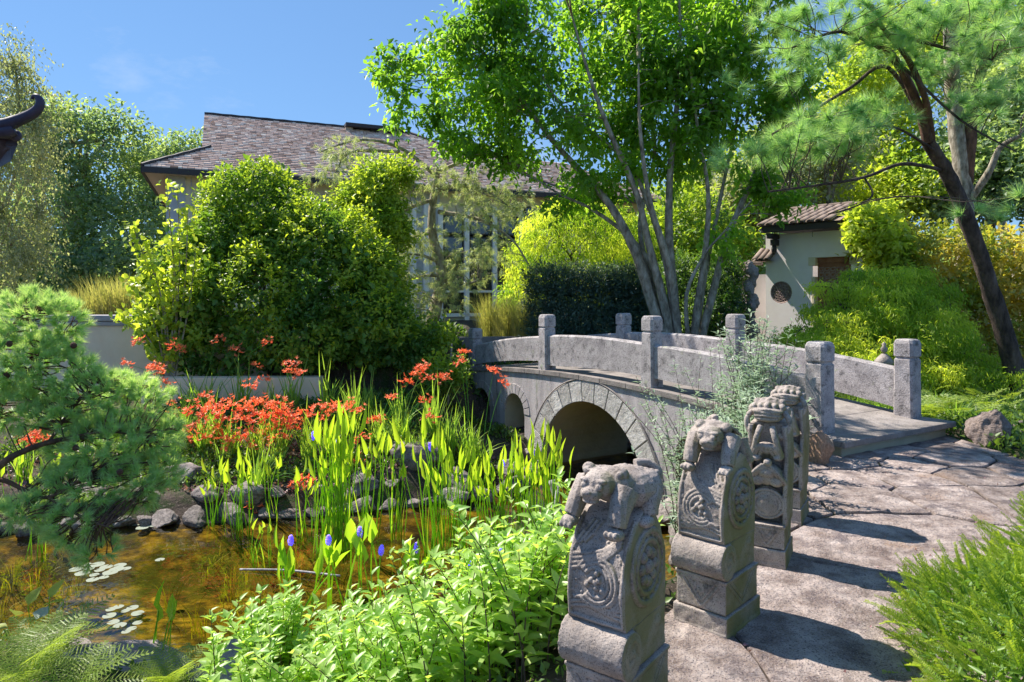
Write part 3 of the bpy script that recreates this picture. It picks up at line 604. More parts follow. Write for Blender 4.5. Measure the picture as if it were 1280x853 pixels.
def lionA(f):
    """lion crouching over the top, head towards -x*f and the front"""
    mb = MB(); E = mb.ell
    E((f*.03, .01, .90), (.12, .10, .080)); E((f*.09, .05, .895), (.065, .075, .07)); E((f*.0, -.05, .915), (.105, .070, .068))
    E((f*-.020, -.110, .925), (.068, .052, .050)); E((f*-.030, -.152, .898), (.044, .034, .028)); E((f*-.032, -.182, .905), (.020, .012, .012)); E((f*-.03, -.155, .872), (.034, .024, .011))
    for sx, r_ in ((-.085, -.3), (.052, .3)): E((f*sx, -.072, .965), (.030, .018, .026)); E((f*sx, -.088, .962), (.016, .010, .014))
    for sx in (-.058, .006): E((f*sx, -.156, .925), (.015, .012, .012)); E((f*sx, -.145, .944), (.024, .016, .010))
    def leg(a, b, r0, r1):
        mb.tube(catmull([a, ((a[0]+b[0])/2, (a[1]+b[1])/2-.012, (a[2]+b[2])/2), b], 4), np.linspace(r0, r1, 9), 10)
    leg((f*-.105, -.05, .915), (f*-.122, -.135, .80), .046, .031); E((f*-.122, -.150, .782), (.034, .036, .022))
    leg((f*.070, -.070, .905), (f*.070, -.142, .79), .050, .034); E((f*.070, -.158, .768), (.037, .036, .022))
    leg((f*.115, .05, .89), (f*.130, .0, .81), .046, .032); E((f*.130, -.03, .795), (.03, .038, .022))
    leg((f*-.08, .08, .89), (f*-.11, .10, .80), .042, .03); E((f*-.11, .10, .79), (.032, .034, .024))
    for k in range(3):
        for sx, yy in ((-.122, -.178), (.070, -.186)): E((f*sx+(k-1)*.019, yy, .773), (.011, .013, .014), seg=8, ring=6)
    mb.tube(catmull([(f*.10, .09, .90), (f*.11, .12, .94), (f*.07, .10, .975), (f*.04, .06, .975)], 5), .018, 8)
    for k in range(11):                                          # mane strands over head and shoulders
        a = -1.0+k*.22; mb.tube(catmull([(f*(-.055+.05*math.sin(a)), -.10+.01*abs(a), .962), (f*(-.03+.085*math.sin(a)), -.035, .972-.012*abs(a)), (f*(-.01+.12*math.sin(a)), .03, .945-.03*abs(a))], 4), .0085, 5)
    for k in range(7): E((f*(.02+.016*k), .015+.012*k, .972-.004*k), (.014, .016, .012), seg=8, ring=6)
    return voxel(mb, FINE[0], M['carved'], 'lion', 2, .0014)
def scroll(w):
    mb = MB(); h = w/2+.012; n = 22
    prof = [(-.145+.078*math.cos(a)*1.0, .365+.085*math.sin(a)) for a in np.linspace(0, 2*math.pi, n, endpoint=False)]; prof = [(y, z-.018) for y, z in prof]
    mb.add([(-h, y, z) for y, z in prof]+[(h, y, z) for y, z in prof], [tuple(range(n)), tuple(range(2*n-1, n-1, -1))]+[(i, n+i, n+(i+1) % n, (i+1) % n) for i in range(n)])
    mb.box((0, .0, .347), (w-.01, .34, .162)); mb.ell((0, .10, .38), (h-.005, .09, .075))
    for sx in (-1, 1): mb.tube([(sx*h, -.145+(.058-.0026*k)*math.cos(k*.42), .347+(.064-.003*k)*math.sin(k*.42)) for k in range(20)], .0065, 6)
    return voxel(mb, .006, M['carved'], 'scroll', 1, .0025)
def vblock(w, d, z0, z1):
    mb = MB(); mb.box((0, 0, (z0+z1)/2), (w, d, z1-z0)); y = -d/2
    mb.box((0, 0, z1-.006), (w+.01, d+.01, .012))
    for sx in (-1, 1):
        for o_ in (0, .028): mb.tube([(sx*(w/2-.03-o_), y, z1-.022), (sx*.004, y, z0+.012+o_)], .006, 5)
        for o_ in (0, .028): mb.tube([(w/2, sx*(d/2-.03-o_), z1-.022), (w/2, sx*.004, z0+.012+o_)], .006, 5)
    mb.tube([(-w/2+.03, y, z1-.022), (w/2-.03, y, z1-.022)], .006, 5)
    for k in range(7): mb.ell((-.045+.015*k, y, z1-.045-.012*(3-abs(k-3))), (.006, .006, .016), seg=6, ring=4)
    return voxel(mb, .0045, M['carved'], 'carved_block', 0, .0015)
def plinth(w, d, z0, z1):
    mb = MB(); hm = (z0+z1)/2; mb.box((0, 0, (z0+hm)/2-.002), (w+.012, d+.012, hm-z0)); mb.box((0, 0, (z1+hm)/2), (w+.006, d+.006, z1-hm-.004))
    mb.box((0, 0, hm), (w-.004, d-.004, z1-z0-.02)); return voxel(mb, .006, M['carved'], 'plinth', 1, .0025)
def wing(w):
    mb = MB(); prof = [(.10, .10), (.165, .10), (.205, .20), (.19, .30), (.215, .40), (.215, .52), (.19, .60), (.15, .635), (.10, .60)]; n = len(prof); h = w/2-.02
    mb.add([(-h, y, z) for y, z in prof]+[(h, y, z) for y, z in prof], [tuple(range(n)), tuple(range(2*n-1, n-1, -1))]+[(i, n+i, n+(i+1) % n, (i+1) % n) for i in range(n)])
    for sx in (-1, 1): mb.tube(catmull([(sx*h, y-.018, z) for y, z in prof[2:8]], 4), .007, 6)
    return voxel(mb, .006, M['carved'], 'back_scroll', 1, .002)
def bodyB(w, d):
    mb = MB(); h = w/2; E = mb.ell
    mb.box((0, .045, .52), (w-.02, d-.10, .62))
    for k in range(7): x = d*.5-.02-k*.034; mb.tube(catmull([(h-.012, x-.03, .24), (h-.008, x-.03, .45), (h-.006, x-.01, .65), (h-.016, x-.02, .82)], 4), .0165, 8); mb.tube(catmull([(-h+.012, x-.03, .24), (-h+.008, x-.03, .5), (-h+.016, x-.02, .82)], 4), .0165, 8)
    for r0 in (.085, .066, .047, .028): mb.tube([(r0*math.cos(a)*1.05, -.115, .36+r0*math.sin(a)) for a in np.linspace(0, 2*math.pi, 26)], .0085, 6)
    E((0, -.09, .36), (.09, .04, .10))
    E((0, -.095, .53), (.085, .055, .065)); E((.0, -.135, .555), (.05, .035, .035)); E((-.05, -.12, .50), (.04, .03, .035)); E((.05, -.12, .50), (.04, .03, .035))
    for k in range(9): a = (k-4)*.34; mb.tube(catmull([(.02*math.sin(a), -.155, .60), (.07*math.sin(a), -.155, .575-.02*abs(a)), (.105*math.sin(a), -.125, .53-.03*abs(a))], 4), .0105, 6)
    E((0.01, -.16, .615), (.024, .022, .022)); E((-.055, -.13, .63), (.03, .03, .02)); E((.06, -.13, .64), (.026, .03, .02))
    for k in range(7): a = (k-3)*.42; mb.tube(catmull([(.015*math.sin(a), -.150, .715), (.05*math.sin(a), -.158, .70), (.085*math.sin(a), -.135, .66-.02*abs(a))], 4), .010, 6)
    E((0, -.12, .69), (.062, .04, .035))
    for sx in (-1, 1): mb.tube(catmull([(sx*.03, -.13, .82), (sx*.045, -.155, .77), (sx*.062, -.145, .70), (sx*.075, -.12, .645)], 5), .0185, 8); mb.tube(catmull([(sx*.075, -.06, .90), (sx*.112, -.08, .86), (sx*.108, -.08, .79), (sx*.075, -.085, .755), (sx*.05, -.09, .775)], 6), .0175, 8)
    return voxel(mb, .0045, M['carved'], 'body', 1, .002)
def headB():
    mb = MB(); E = mb.ell
    E((0, -.05, .875), (.085, .085, .045)); E((0, -.105, .862), (.072, .045, .022)); E((0, -.10, .905), (.088, .055, .022)); E((0, -.11, .884), (.066, .04, .010))
    E((0, -.01, .92), (.090, .09, .055))
    for k in range(5): E(((k-2)*.037, -.095+.012*abs(k-2), .938-.006*abs(k-2)), (.021, .03, .022)); E(((k-2)*.034, -.04+.01*abs(k-2), .957-.005*abs(k-2)), (.020, .03, .022)); E(((k-2)*.03, .02, .955-.005*abs(k-2)), (.02, .03, .02))
    for sx in (-1, 1): E((sx*.095, -.03, .90), (.022, .03, .034)); E((sx*.03, -.135, .90), (.015, .012, .012))
    for k in range(3): mb.tube(catmull([(-.07, -.12, .876+.016*k), (0, -.15, .884+.018*k), (.07, -.12, .876+.016*k)], 5), .007, 6)
    mb.tube(catmull([(0, .05, .93), (0, .10, .88), (0, .12, .78)], 5), .05, 8)
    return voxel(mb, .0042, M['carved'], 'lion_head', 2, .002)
def lion_post_A(loc, rz, f, w, label):
    t = thing('carved_stone_post', label, 'stone post', loc, rz, 'carved stone lion posts along the path edge')
    link('plinth', plinth(w, .36, -.06, .10), t); link('carved_block', vblock(w-.015, .34, .103, .262), t); link('scroll', scroll(w-.03), t)
    link('drum', drum(w-.03, f), t); link('lion', lionA(f), t); link('back_scroll', wing(w-.04), t); return t
def lion_post_B(loc, rz, label, sc=1.0):
    t = thing('carved_stone_post', label, 'stone post', loc, rz, 'carved stone lion posts along the path edge')
    link('plinth', plinth(.20, .30, -.06, .105), t); link('carved_block', vblock(.19, .28, .108, .245), t); link('body', bodyB(.21, .30), t); link('lion_head', headB(), t); t.scale = (1.05, 1.05, sc); return t
FINE[0] = .0031
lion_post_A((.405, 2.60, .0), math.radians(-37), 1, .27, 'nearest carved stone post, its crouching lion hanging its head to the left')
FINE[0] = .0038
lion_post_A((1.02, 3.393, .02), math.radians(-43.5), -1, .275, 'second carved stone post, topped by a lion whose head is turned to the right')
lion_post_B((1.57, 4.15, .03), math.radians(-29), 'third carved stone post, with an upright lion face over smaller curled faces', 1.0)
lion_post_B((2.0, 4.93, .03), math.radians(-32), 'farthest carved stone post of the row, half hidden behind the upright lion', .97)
# ================================================================== HOUSE
HO = np.array([-10.8, 19.9, 0.]); hu = np.array([.921, .390, 0.]); hu /= np.linalg.norm(hu); hv = np.array([-hu[1], hu[0], 0.])
HR = math.atan2(hu[1], hu[0]); EZ = 5.4
def H(a, b, z): p = HO+hu*a+hv*b; return (p[0], p[1], z)
def a_of(px, b):                                    # distance along the facade of a thing seen at column px
    r = (px-640)/F; p = HO+hv*b; return (r*p[1]-p[0])/(hu[0]-r*hu[1])
def zat(px, py, b): a = a_of(px, b); Y = H(a, b, 0)[1]; return EYE-(py-HY)/F*Y
house = thing('garden_house', 'cream house with weathered shingle hip roof and tall black framed windows behind the garden', 'house', H(0, 0, .7))
AL = 18.5
mb = MB(); wl = H(.6, .6, 0); 
def hbox(a0, a1, b0, b1, z0, z1): mb = MB(); return mb.hexa([H(a0, b0, z0), H(a1, b0, z0), H(a1, b1, z0), H(a0, b1, z0), H(a0, b0, z1), H(a1, b0, z1), H(a1, b1, z1), H(a0, b1, z1)])
wa = [a_of(553, .6), a_of(582, .6), a_of(586, .6), a_of(617, .6), a_of(621, .6), a_of(650, .6)]
Zg0 = 1.0; Zg1 = 4.55; gl, gr_ = a_of(550, .6), a_of(653, .6)
hbox(.6, a_of(512, .6), .6, 9.4, .3, EZ-.12).obj('wall', M['cream'], house, world=True)
hbox(a_of(512, .6)+.003, gl, .6, .9, .3, EZ-.12).obj('siding_wall', M['siding'], house, world=True)
hbox(gl, gr_, .62, .9, .3, Zg0).obj('siding_wall', M['siding'], house, world=True)
hbox(gl, gr_, .62, .9, Zg1, EZ-.12).obj('wall', M['cream'], house, world=True)
rz0 = 4.15; hbox(gr_, AL-.6, .6, .9, .3, rz0-.02).obj('wall', M['cream'], house, world=True)
hbox(gr_, AL-.6, .6, .9, 4.95, EZ-.12).obj('wall', M['cream'], house, world=True)
hbox(a_of(512, .6), AL-.7, 5.5, 5.7, .3, EZ-.2).obj('inner_wall', M['fascia'], house, world=True)
for k in range(26):                                  # vertical battens on the end wall corner
    a = .62+k*.22
    if a < a_of(240, .6): hbox(a, a+.03, .575, .598, .3, EZ-.13).obj('batten', M['siding'], house, world=True)
hbox(.598, a_of(232, .6), .58, .6, .3, EZ-.13).obj('siding_wall', M['siding'], house, world=True)
def window(a0, a1, z0, z1, fr=.05, b=.60, mull=None):
    f = MB()
    w_ = thing  # frame is one ring
    o = [(a0, z0), (a1, z0), (a1, z1), (a0, z1)]; i_ = [(a0+fr, z0+fr), (a1-fr, z0+fr), (a1-fr, z1-fr), (a0+fr, z1-fr)]
    V = [H(a, b+.02, z) for a, z in o]+[H(a, b+.02, z) for a, z in i_]+[H(a, b+.10, z) for a, z in o]+[H(a, b+.10, z) for a, z in i_]
    Fc = []
    for k in range(4): n_ = (k+1) % 4; Fc += [(k, n_, 4+n_, 4+k), (8+k, 12+k, 12+n_, 8+n_), (4+k, 4+n_, 12+n_, 12+k), (k, 8+k, 8+n_, n_)]
    f.add(V, Fc); fo = f.obj('window', M['frame'], house, world=True)
    p = MB(); hb = [H(a0+fr, b+.06, z0+fr), H(a1-fr, b+.06, z0+fr), H(a1-fr, b+.06, z1-fr), H(a0+fr, b+.06, z1-fr)]; p.add([tuple(np.array(q)-wloc(house)) for q in hb], [(0, 1, 2, 3)])
    link('pane', p.mesh('pane', M['glass']), fo)
tz = 1.78
for i in range(3):
    a0, a1 = wa[2*i]+.04, wa[2*i+1]-.04
    window(a0, a1, tz+.05, 3.75); window(a0, a1, Zg0+.05, tz-.05); window(a0, a1, 3.82, Zg1-.03)
for px in (551, 584, 619, 652): a = a_of(px, .5); hbox(a-.085, a+.085, .50, .63, .3, Zg1+.3).obj('pillar', M['whitepaint'], house, world=True)
for px in (517, 533): a = a_of(px, .5); hbox(a-.09, a+.09, .46, .597, .3, Zg1+.3).obj('pillar', M['whitepaint'], house, world=True)
hbox(gl+.0, gr_, .56, .615, tz-.04, tz+.04).obj('rail', M['whitepaint'], house, world=True); hbox(gl, gr_, .50, .617, Zg0-.12, Zg0).obj('sill', M['whitepaint'], house, world=True)
a = gr_+.1
while a < AL-1.6: window(a, a+.85, rz0, 4.95, .06); hbox(a+.85, a+1.0, .6, .9, rz0-.02, 4.95).obj('wall', M['cream'], house, world=True); a += 1.0
# soffit, fascia
hbox(.05, AL-.05, .05, .62, EZ-.13, EZ-.10).obj('soffit', M['soffit'], house, world=True); hbox(.05, .62, .62, 9.6, EZ-.13, EZ-.10).obj('soffit', M['soffit'], house, world=True)
hbox(0, AL, -.03, .05, EZ-.17, EZ+.0).obj('gutter', M['fascia'], house, world=True); hbox(-.03, .05, .05, 10, EZ-.17, EZ).obj('gutter', M['fascia'], house, world=True)
# roof planes
RZ = 8.28; sl = (RZ-EZ)/5.0; A1 = 1.81; A2 = 9.3; A3 = 14.3
def rz(b): return EZ+sl*b
rm = MB(); e = .03
rm.add([H(0, 0, EZ), H(AL, 0, EZ), H(A3, 0, EZ), H(A2, 5, RZ), H(A1, 5, RZ), H(A1, 1.83, rz(1.83)), H(A1, 8.17, rz(1.83)), H(0, 10, EZ), H(A3, 10, EZ)],
    [(0, 2, 3, 4, 5), (0, 5, 6, 7), (7, 6, 4, 3, 8), (2, 8, 3), (5, 4, 6)])
ro = rm.obj('roof', M['fascia'], house, world=True)
def shingles(name, quadfn, lo, hi, rows, parent, expo=.145, lift=.035):
    """rows of shingles up a slope; quadfn(row t)->(a0,a1); placed by mapping (a,b)"""
    V = []; T = []; tint = []
    for r in range(rows):
        b0 = r*expo; a0, a1 = quadfn(b0+expo*.5); a = a0
        if a1-a0 < .1: continue
        while a < a1:
            wd = random.uniform(.10, .26); a2 = min(a1, a+wd); l = lift+random.uniform(0, .022); yield (a, a2, b0+random.uniform(-.02, .02), b0+expo*1.25, l); a = a2+.008
def put(gen, mp_, parent, name='shingle_course'):
    V = []; T = []; tn = []
    for (a, a2, b0, b1, l) in gen:
        k = len(V); V += [mp_(a, b0, .0), mp_(a2, b0, .0), mp_(a2, b0, l), mp_(a, b0, l), mp_(a2, b1, .012), mp_(a, b1, .012)]
        T += [(k, k+1, k+2, k+3), (k+3, k+2, k+4, k+5)]; tn += [min(1, max(0, random.gauss(.5, .24)))]*6
    o = wobj(name, V, T, M['shingle'], parent, tn); o['kind'] = 'stuff'
def front_rng(b):
    return (b if b < 1.83 else A1-.25, A3-(A3-A2)*b/5.0)
put(shingles('s', front_rng, 0, 5, 35, house), lambda a, b, l: H(a, b, rz(min(b, 5))+l), house)
put(shingles('s', lambda b: (b, 10-b), 0, 1.83, 12, house), lambda a, b, l: H(b, a, rz(b)+l), house)
for (p, q) in [(H(0, 0, EZ), H(A1, 1.83, rz(1.83))), (H(A2, 5, RZ), H(A3, 0, EZ)), (H(A1-.25, 5, RZ), H(A2, 5, RZ)), (H(0, 10, EZ), H(A1, 8.17, rz(1.83)))]:
    mb = MB(); p = np.array(p); q = np.array(q); n = int(np.linalg.norm(q-p)/.3); pts = [p+(q-p)*i/n+np.array([0, 0, .045+.012*(i % 2)]) for i in range(n+1)]; mb.tube(pts, .055, 6); mb.obj('ridge_cap', M['fascia'], house, world=True)
# east part of the roof, lower
E0 = 11.2; RZ2 = EZ+sl*3.1
rm = MB(); rm.add([H(E0, 0.02, EZ+.02), H(AL, 0, EZ+.02), H(AL-3.1, 3.1, RZ2), H(E0+1.2, 3.1, RZ2), H(AL, 8, EZ), H(E0, 8, EZ)], [(0, 1, 2, 3), (1, 4, 2), (3, 2, 4, 5)]); rm.obj('roof', M['fascia'], house, world=True)
put(shingles('s', lambda b: (max(E0, A3-(A3-A2)*b/5.0+.1), AL-b), 0, 3.1, 21, house), lambda a, b, l: H(a, b, EZ+.02+sl*b+l), house)
# dormer with grey face
a0, a1 = a_of(519, 3.4), a_of(585, 3.4); z0, z1 = zat(519, 213, 3.4), zat(519, 193, 3.4)
hbox(a0, a1, 3.4, 5.2, z0-.3, z1).obj('dormer', M['siding'], house, world=True)
am = (a0+a1)/2; zt = z1+.55; dm = MB(); dm.add([H(a0-.15, 3.2, z1-.02), H(a1+.15, 3.2, z1-.02), H(a1+.15, 5.6, z1-.02), H(a0-.15, 5.6, z1-.02), H(a0+1.0, 4.5, zt), H(a1-1.0, 4.5, zt)], [(0, 1, 5, 4), (1, 2, 5), (2, 3, 4, 5), (3, 0, 4), (3, 2, 1, 0)]); dm.obj('dormer_roof', M['fascia'], house, world=True)
put(shingles('s', lambda b: (a0-.13+b*.88, a1+.13-b*.88), 0, 1.3, 9, house), lambda a, b, l: H(a, 3.2+b, z1-.02+b*(zt-z1)/1.3+l), house)
# ridge monitor: dark cap floating on posts
c0, c1 = a_of(430, 5), a_of(501, 5); zc = zat(465, 163, 5)
hbox(c0, c1, 4.5, 5.5, zc-.04, zc+.10).obj('vent_cap', M['fascia'], house, world=True)
for a in (c0+.15, a_of(476, 5), c1-.2): hbox(a-.14, a+.14, 4.7, 5.3, RZ-.3, zc-.043).obj('vent_post', M['soffit'], house, world=True)
hbox(a_of(462, 5), c1, 4.75, 5.25, RZ-.1, RZ+.08).obj('vent_curb', M['fascia'], house, world=True)
# ================================================================== GARDEN WALLS
def wallrun(name, label, p0, p1, zb, zt, th, mat, cop=None):
    p0 = Vector((*p0, 0)); p1 = Vector((*p1, 0)); d = p1-p0; L = d.length; an = math.atan2(d.y, d.x); t = thing(name, label, 'wall', (*(p0+d/2).xy, zb), an)
    mb = MB(); mb.box((0, 0, (zt-zb)/2), (L, th, zt-zb)); mb.obj('wall_body', mat, t, bevel=.006)
    if cop:
        n = max(1, int(L/1.6)); 
        for i in range(n):
            for (h0, h1, ov) in ((zt-zb+.002, zt-zb+.085, .035), (zt-zb+.088, zt-zb+.20, .06)):
                mb = MB(); mb.box((-L/2+(i+.5)*L/n, 0, (h0+h1)/2), (L/n-.006, th+2*ov, h1-h0)); mb.obj('coping_stone', M['coping'], t, bevel=.02)
    return t
wallrun('garden_wall', 'tall beige garden wall with dark grey coping behind the left pine', (-14, 12.75), (-4.6, 12.85), -.6, 1.06, .3, M['wallbeige'], True)
wallrun('garden_wall', 'low plain beige retaining wall behind the red flowers', (-6.3, 11.72), (-3.3, 11.85), -.8, .22, .28, M['wallbeige'])
wallrun('garden_wall', 'short wooden edged terrace wall left of the bridge end', (-1.4, 14.9), (.9, 15.3), -.3, .72, .2, M['deck'])
# ================================================================== GATE BUILDING
def gate():
    p0 = np.array([6.02, 16.2, 0]); p1 = np.array([7.56, 14.5, 0]); d = p1-p0; L = np.linalg.norm(d); an = math.atan2(d[1], d[0])
    t = thing('garden_gate', 'white plaster garden gate with tiled roof, carved wooden door and round lattice window', 'gate', (p0[0], p0[1], 0), an)
    def bx(name, x0, x1, y0, y1, z0, z1, mat, bev=0): mb = MB(); mb.box(((x0+x1)/2, (y0+y1)/2, (z0+z1)/2), (x1-x0, y1-y0, z1-z0)); return mb.obj(name, mat, t, bevel=bev)
    ht = 3.06; dx0 = 1.12; dx1 = 1.95; dz = 2.48
    # front wall with a round hole: ring of strips
    cx, cz, r = .38, 1.70, .26; mb = MB(); K = 32; th = .28
    x0, x1, z0, z1 = 0, dx0, 0, ht-.0
    out = []; inn = []
    for i in range(K):
        a = 2*math.pi*(i+.5)/K; c, s = math.cos(a), math.sin(a); tt = min(((x1-cx)/c if c > 0 else (x0-cx)/c) if abs(c) > 1e-6 else 1e9, ((z1-cz)/s if s > 0 else (z0-cz)/s) if abs(s) > 1e-6 else 1e9)
        out.append((cx+c*tt, cz+s*tt)); inn.append((cx+c*r, cz+s*r))
    for i in range(K):
        j = (i+1) % K; mb.add([(inn[i][0], 0, inn[i][1]), (inn[j][0], 0, inn[j][1]), (out[j][0], 0, out[j][1]), (out[i][0], 0, out[i][1])], [(0, 3, 2, 1)])
        mb.add([(inn[i][0], 0, inn[i][1]), (inn[j][0], 0, inn[j][1]), (inn[j][0], th, inn[j][1]), (inn[i][0], th, inn[i][1])], [(0, 1, 2, 3)])
    for cxx, czz in ((x0, z0), (x1, z0), (x1, z1), (x0, z1)):
        near = sorted(range(K), key=lambda i: (out[i][0]-cxx)**2+(out[i][1]-czz)**2)[:2]; mb.add([(cxx, 0, czz), (out[near[0]][0], 0, out[near[0]][1]), (out[near[1]][0], 0, out[near[1]][1])], [(0, 1, 2)])
    mb.add([(0, 0, 0), (0, th, 0), (0, th, ht), (0, 0, ht)], [(0, 1, 2, 3)]); mb.obj('wall', M['plaster'], t)
    bx('wall', dx1, L-.05, 0, th, 0, ht, M['plaster']); bx('wall', dx0+.001, dx1-.001, 0.001, th, dz, ht-.001, M['plaster'])
    bx('wall', .3, L-.05, th+1.0, th+1.2, 0, ht, M['plaster']); bx('wall', .02, .3, th-.01, th+1.2, 0, ht-.9, M['plaster'])
    bx('lattice_back', cx-r-.05, cx+r+.05, .06, .1, cz-r-.05, cz+r+.05, M['terracotta'])
    lat = MB()
    for k in range(1): rr_ = r*(.95-.3*k); lat.tube([(cx+rr_*math.cos(a), .02, cz+rr_*math.sin(a)) for a in np.linspace(0, 2*math.pi, 24)], .014, 5)
    for k in range(30): a = k*2.4; q = r*math.sqrt((k+.5)/30)*.88; lat.tube([(cx+q*math.cos(a)+.034*math.cos(b), .03, cz+q*math.sin(a)+.034*math.sin(b)) for b in np.linspace(0, 2*math.pi, 9)], .009, 4)
    lat.obj('round_lattice', M['terracotta'], t)
    # door: frame, panels with fretwork
    fr = bx('door_frame', dx0, dx1, .10, .22, dz-.12, dz, M['door']); bx('door_jamb', dx0-.03, dx0+.05, -.012, .24, 0, 2.05, M['cream'], .02); bx('lintel_block', dx0-.10, dx0+.06, -.014, .24, 2.30, dz+.01, M['cream'], .01); bx('lintel_block', dx1-.03, dx1+.10, -.014, .24, 2.30, dz+.01, M['cream'], .01)
    dr = bx('door', dx0+.05, dx1-.02, .14, .19, 0, dz-.12, M['door'])
    mb = MB(); nx_ = 5
    for i in range(nx_):
        for j in range(3):
            X0 = dx0+.14+i*.13; Z0 = 1.95+j*.125; m = .052
            for (ax, az, bx_, bz) in ((-m, -m, m, -m), (m, -m, m, m), (m, m, -m, m), (-m, m, -m, -.02), (-m, -.02, .02, -.02), (.02, -.02, .02, .02)): mb.tube([(X0+ax, .135, Z0+az), (X0+bx_, .135, Z0+bz)], .008, 4)
    o = mb.obj('fretwork', M['terracotta'], dr)
    # roof structure
    bx('eave_beam', .10, L-.42, -.40, -.31, ht+.02, ht+.16, M['fascia'], .01); bx('eave_beam', .10, L-.42, 1.9, 2.0, ht+.02, ht+.16, M['fascia'], .01)
    bx('ceiling_board', .0, L-.45, -.31, 1.9, ht+.10, ht+.13, M['fascia'])
    for X in (.28, 2.02):
        mb = MB(); mb.box((X, -.18, ht-.06), (.12, .44, .12)); mb.box((X, -.10, ht-.20), (.11, .26, .14)); mb.ell((X, -.14, ht-.36), (.055, .09, .12)); mb.obj('bracket', M['fascia'], t, bevel=.015)
    rise = .42; dep = 1.17; ang = math.atan2(rise, dep); sh = MB(); V = [(.04, -.43, ht+.17), (L-.4, -.43, ht+.17), (L-.4, .74, ht+.17+rise), (.3, .74, ht+.17+rise), (-.08, 2.03, ht+.17), (L-.4, 2.03, ht+.17)]
    sh.add(V, [(0, 1, 2, 3), (3, 2, 5, 4), (0, 3, 4)]); sh.obj('roof', M['tile'], t)
    def tilemesh(ln=.34, r0=.085, r1=.075):
        V = []; K = 6
        for y, r_ in ((0, r0), (ln, r1)):
            for k in range(K+1): a = math.pi*k/K; V.append((r_*math.cos(a), y, r_*math.sin(a)*.8))
        for k in range(K+1): a = math.pi*k/K; V.append((.6*r0*math.cos(a), 0, .6*r0*math.sin(a)*.8))
        Fc = [(k, K+1+k, K+2+k, k+1) for k in range(K)]+[(k, k+1, 2*K+3+k, 2*K+2+k) for k in range(K)]
        mb = MB(); mb.add(V, Fc); me = mb.mesh('roof_tile', M['tile'], True); return me
    tm = tilemesh()
    n = 0; cols = int((L-.42)/.19)
    for i in range(cols):
        for j in range(4):
            y = -.48+j*.30; z = ht+.185+(y+.43)*rise/dep+.012
            link('roof_tile', tm, t, (.12+i*.19+.05*j, y, z), (ang+.02, 0, -.07+random.uniform(-.03, .03)), (1.08, 1, 1))
    for i in range(int((L-.65)/.3)): mb = MB(); mb.box((0, 0, 0), (.285, .17, .09)); o = mb.obj('ridge_tile', M['tile'], t, bevel=.03); o.location = (.42+i*.3, .74, ht+.17+rise+.06)
    # small side roof on the left shoulder
    sr = MB(); sr.add([(-.24, -.22, ht-.62), (.22, -.22, ht-.62), (.22, .14, ht-.34), (-.02, .14, ht-.34), (-.24, .5, ht-.62), (.22, .5, ht-.62)], [(0, 1, 2, 3), (3, 2, 5, 4), (0, 3, 4), (0, 4, 5, 1)]); sr.obj('side_roof', M['tile'], t)
    for i in range(3): link('roof_tile', tm, t, (-.14+i*.15, -.27, ht-.60), (.66, 0, -.1), (.9, 1.25, .9))
    return t, tm
gt, TM = gate()
# lower white wall to the left of the gate
def sidewall():
    p0 = np.array([5.1, 17.8, 0]); p1 = np.array([6.55, 17.05, 0]); d = p1-p0; L = float(np.linalg.norm(d)); t = thing('garden_wall', 'low white wall with tiled coping and oblong lattice left of the gate', 'wall', (5.1, 17.8, 0), math.atan2(d[1], d[0]))
    mb = MB(); mb.box((L/2-.6, .12, 1.08), (L+1.6, .24, 2.16)); mb.obj('wall_body', M['plaster'], t)
    for i in range(12): link('roof_tile', TM, t, (-1.3+i*.205, -.14, 2.17), (.75, 0, 0), (1.2, .95, 1.1))
    for i in range(9): mb = MB(); mb.box((0, 0, 0), (.29, .16, .09)); o = mb.obj('ridge_tile', M['tile'], t, bevel=.03); o.location = (-1.2+i*.3, .10, 2.44)
    mb = MB(); X = L*.60
    mb.box((X, -.01, 1.62), (.20, .02, .86)); mb.obj('lattice_back', M['plaster'], t)
    mb = MB()
    for dx in (-.10, .10): mb.box((X+dx, -.035, 1.62), (.025, .03, .86))
    for k in range(6): mb.box((X, -.036, 1.20+k*.168), (.175, .03, .025))
    for k in range(5): mb.tube([(X+.055*math.cos(a), -.036, 1.284+k*.168+.05*math.sin(a)) for a in np.linspace(0, 2*math.pi, 9)], .011, 4)
    mb.obj('oblong_lattice', M['terracotta'], t); return t
sidewall()
def pavilion_far():
    t = thing('far_pavilion', 'small dark roofed pavilion corner seen behind the tree stems', 'pavilion', (5.9, 20.5, 0))
    mb = MB(); mb.box((-.5, 0, 1.6), (1.2, 1.2, 3.2)); mb.obj('wall', M['cream'], t)
    mb = MB(); mb.add([(-1.4, -.9, 3.2), (.45, -.9, 3.2), (.45, .9, 3.2), (-1.4, .9, 3.2), (-.5, 0, 3.85), (-1.4, -.9, 3.34), (.45, -.9, 3.34), (.45, .9, 3.34), (-1.4, .9, 3.34)], [(3, 2, 1, 0), (0, 1, 6, 5), (1, 2, 7, 6), (2, 3, 8, 7), (3, 0, 5, 8), (5, 6, 4), (6, 7, 4), (7, 8, 4), (8, 5, 4)]); mb.obj('roof', M['coping'], t)
pavilion_far()
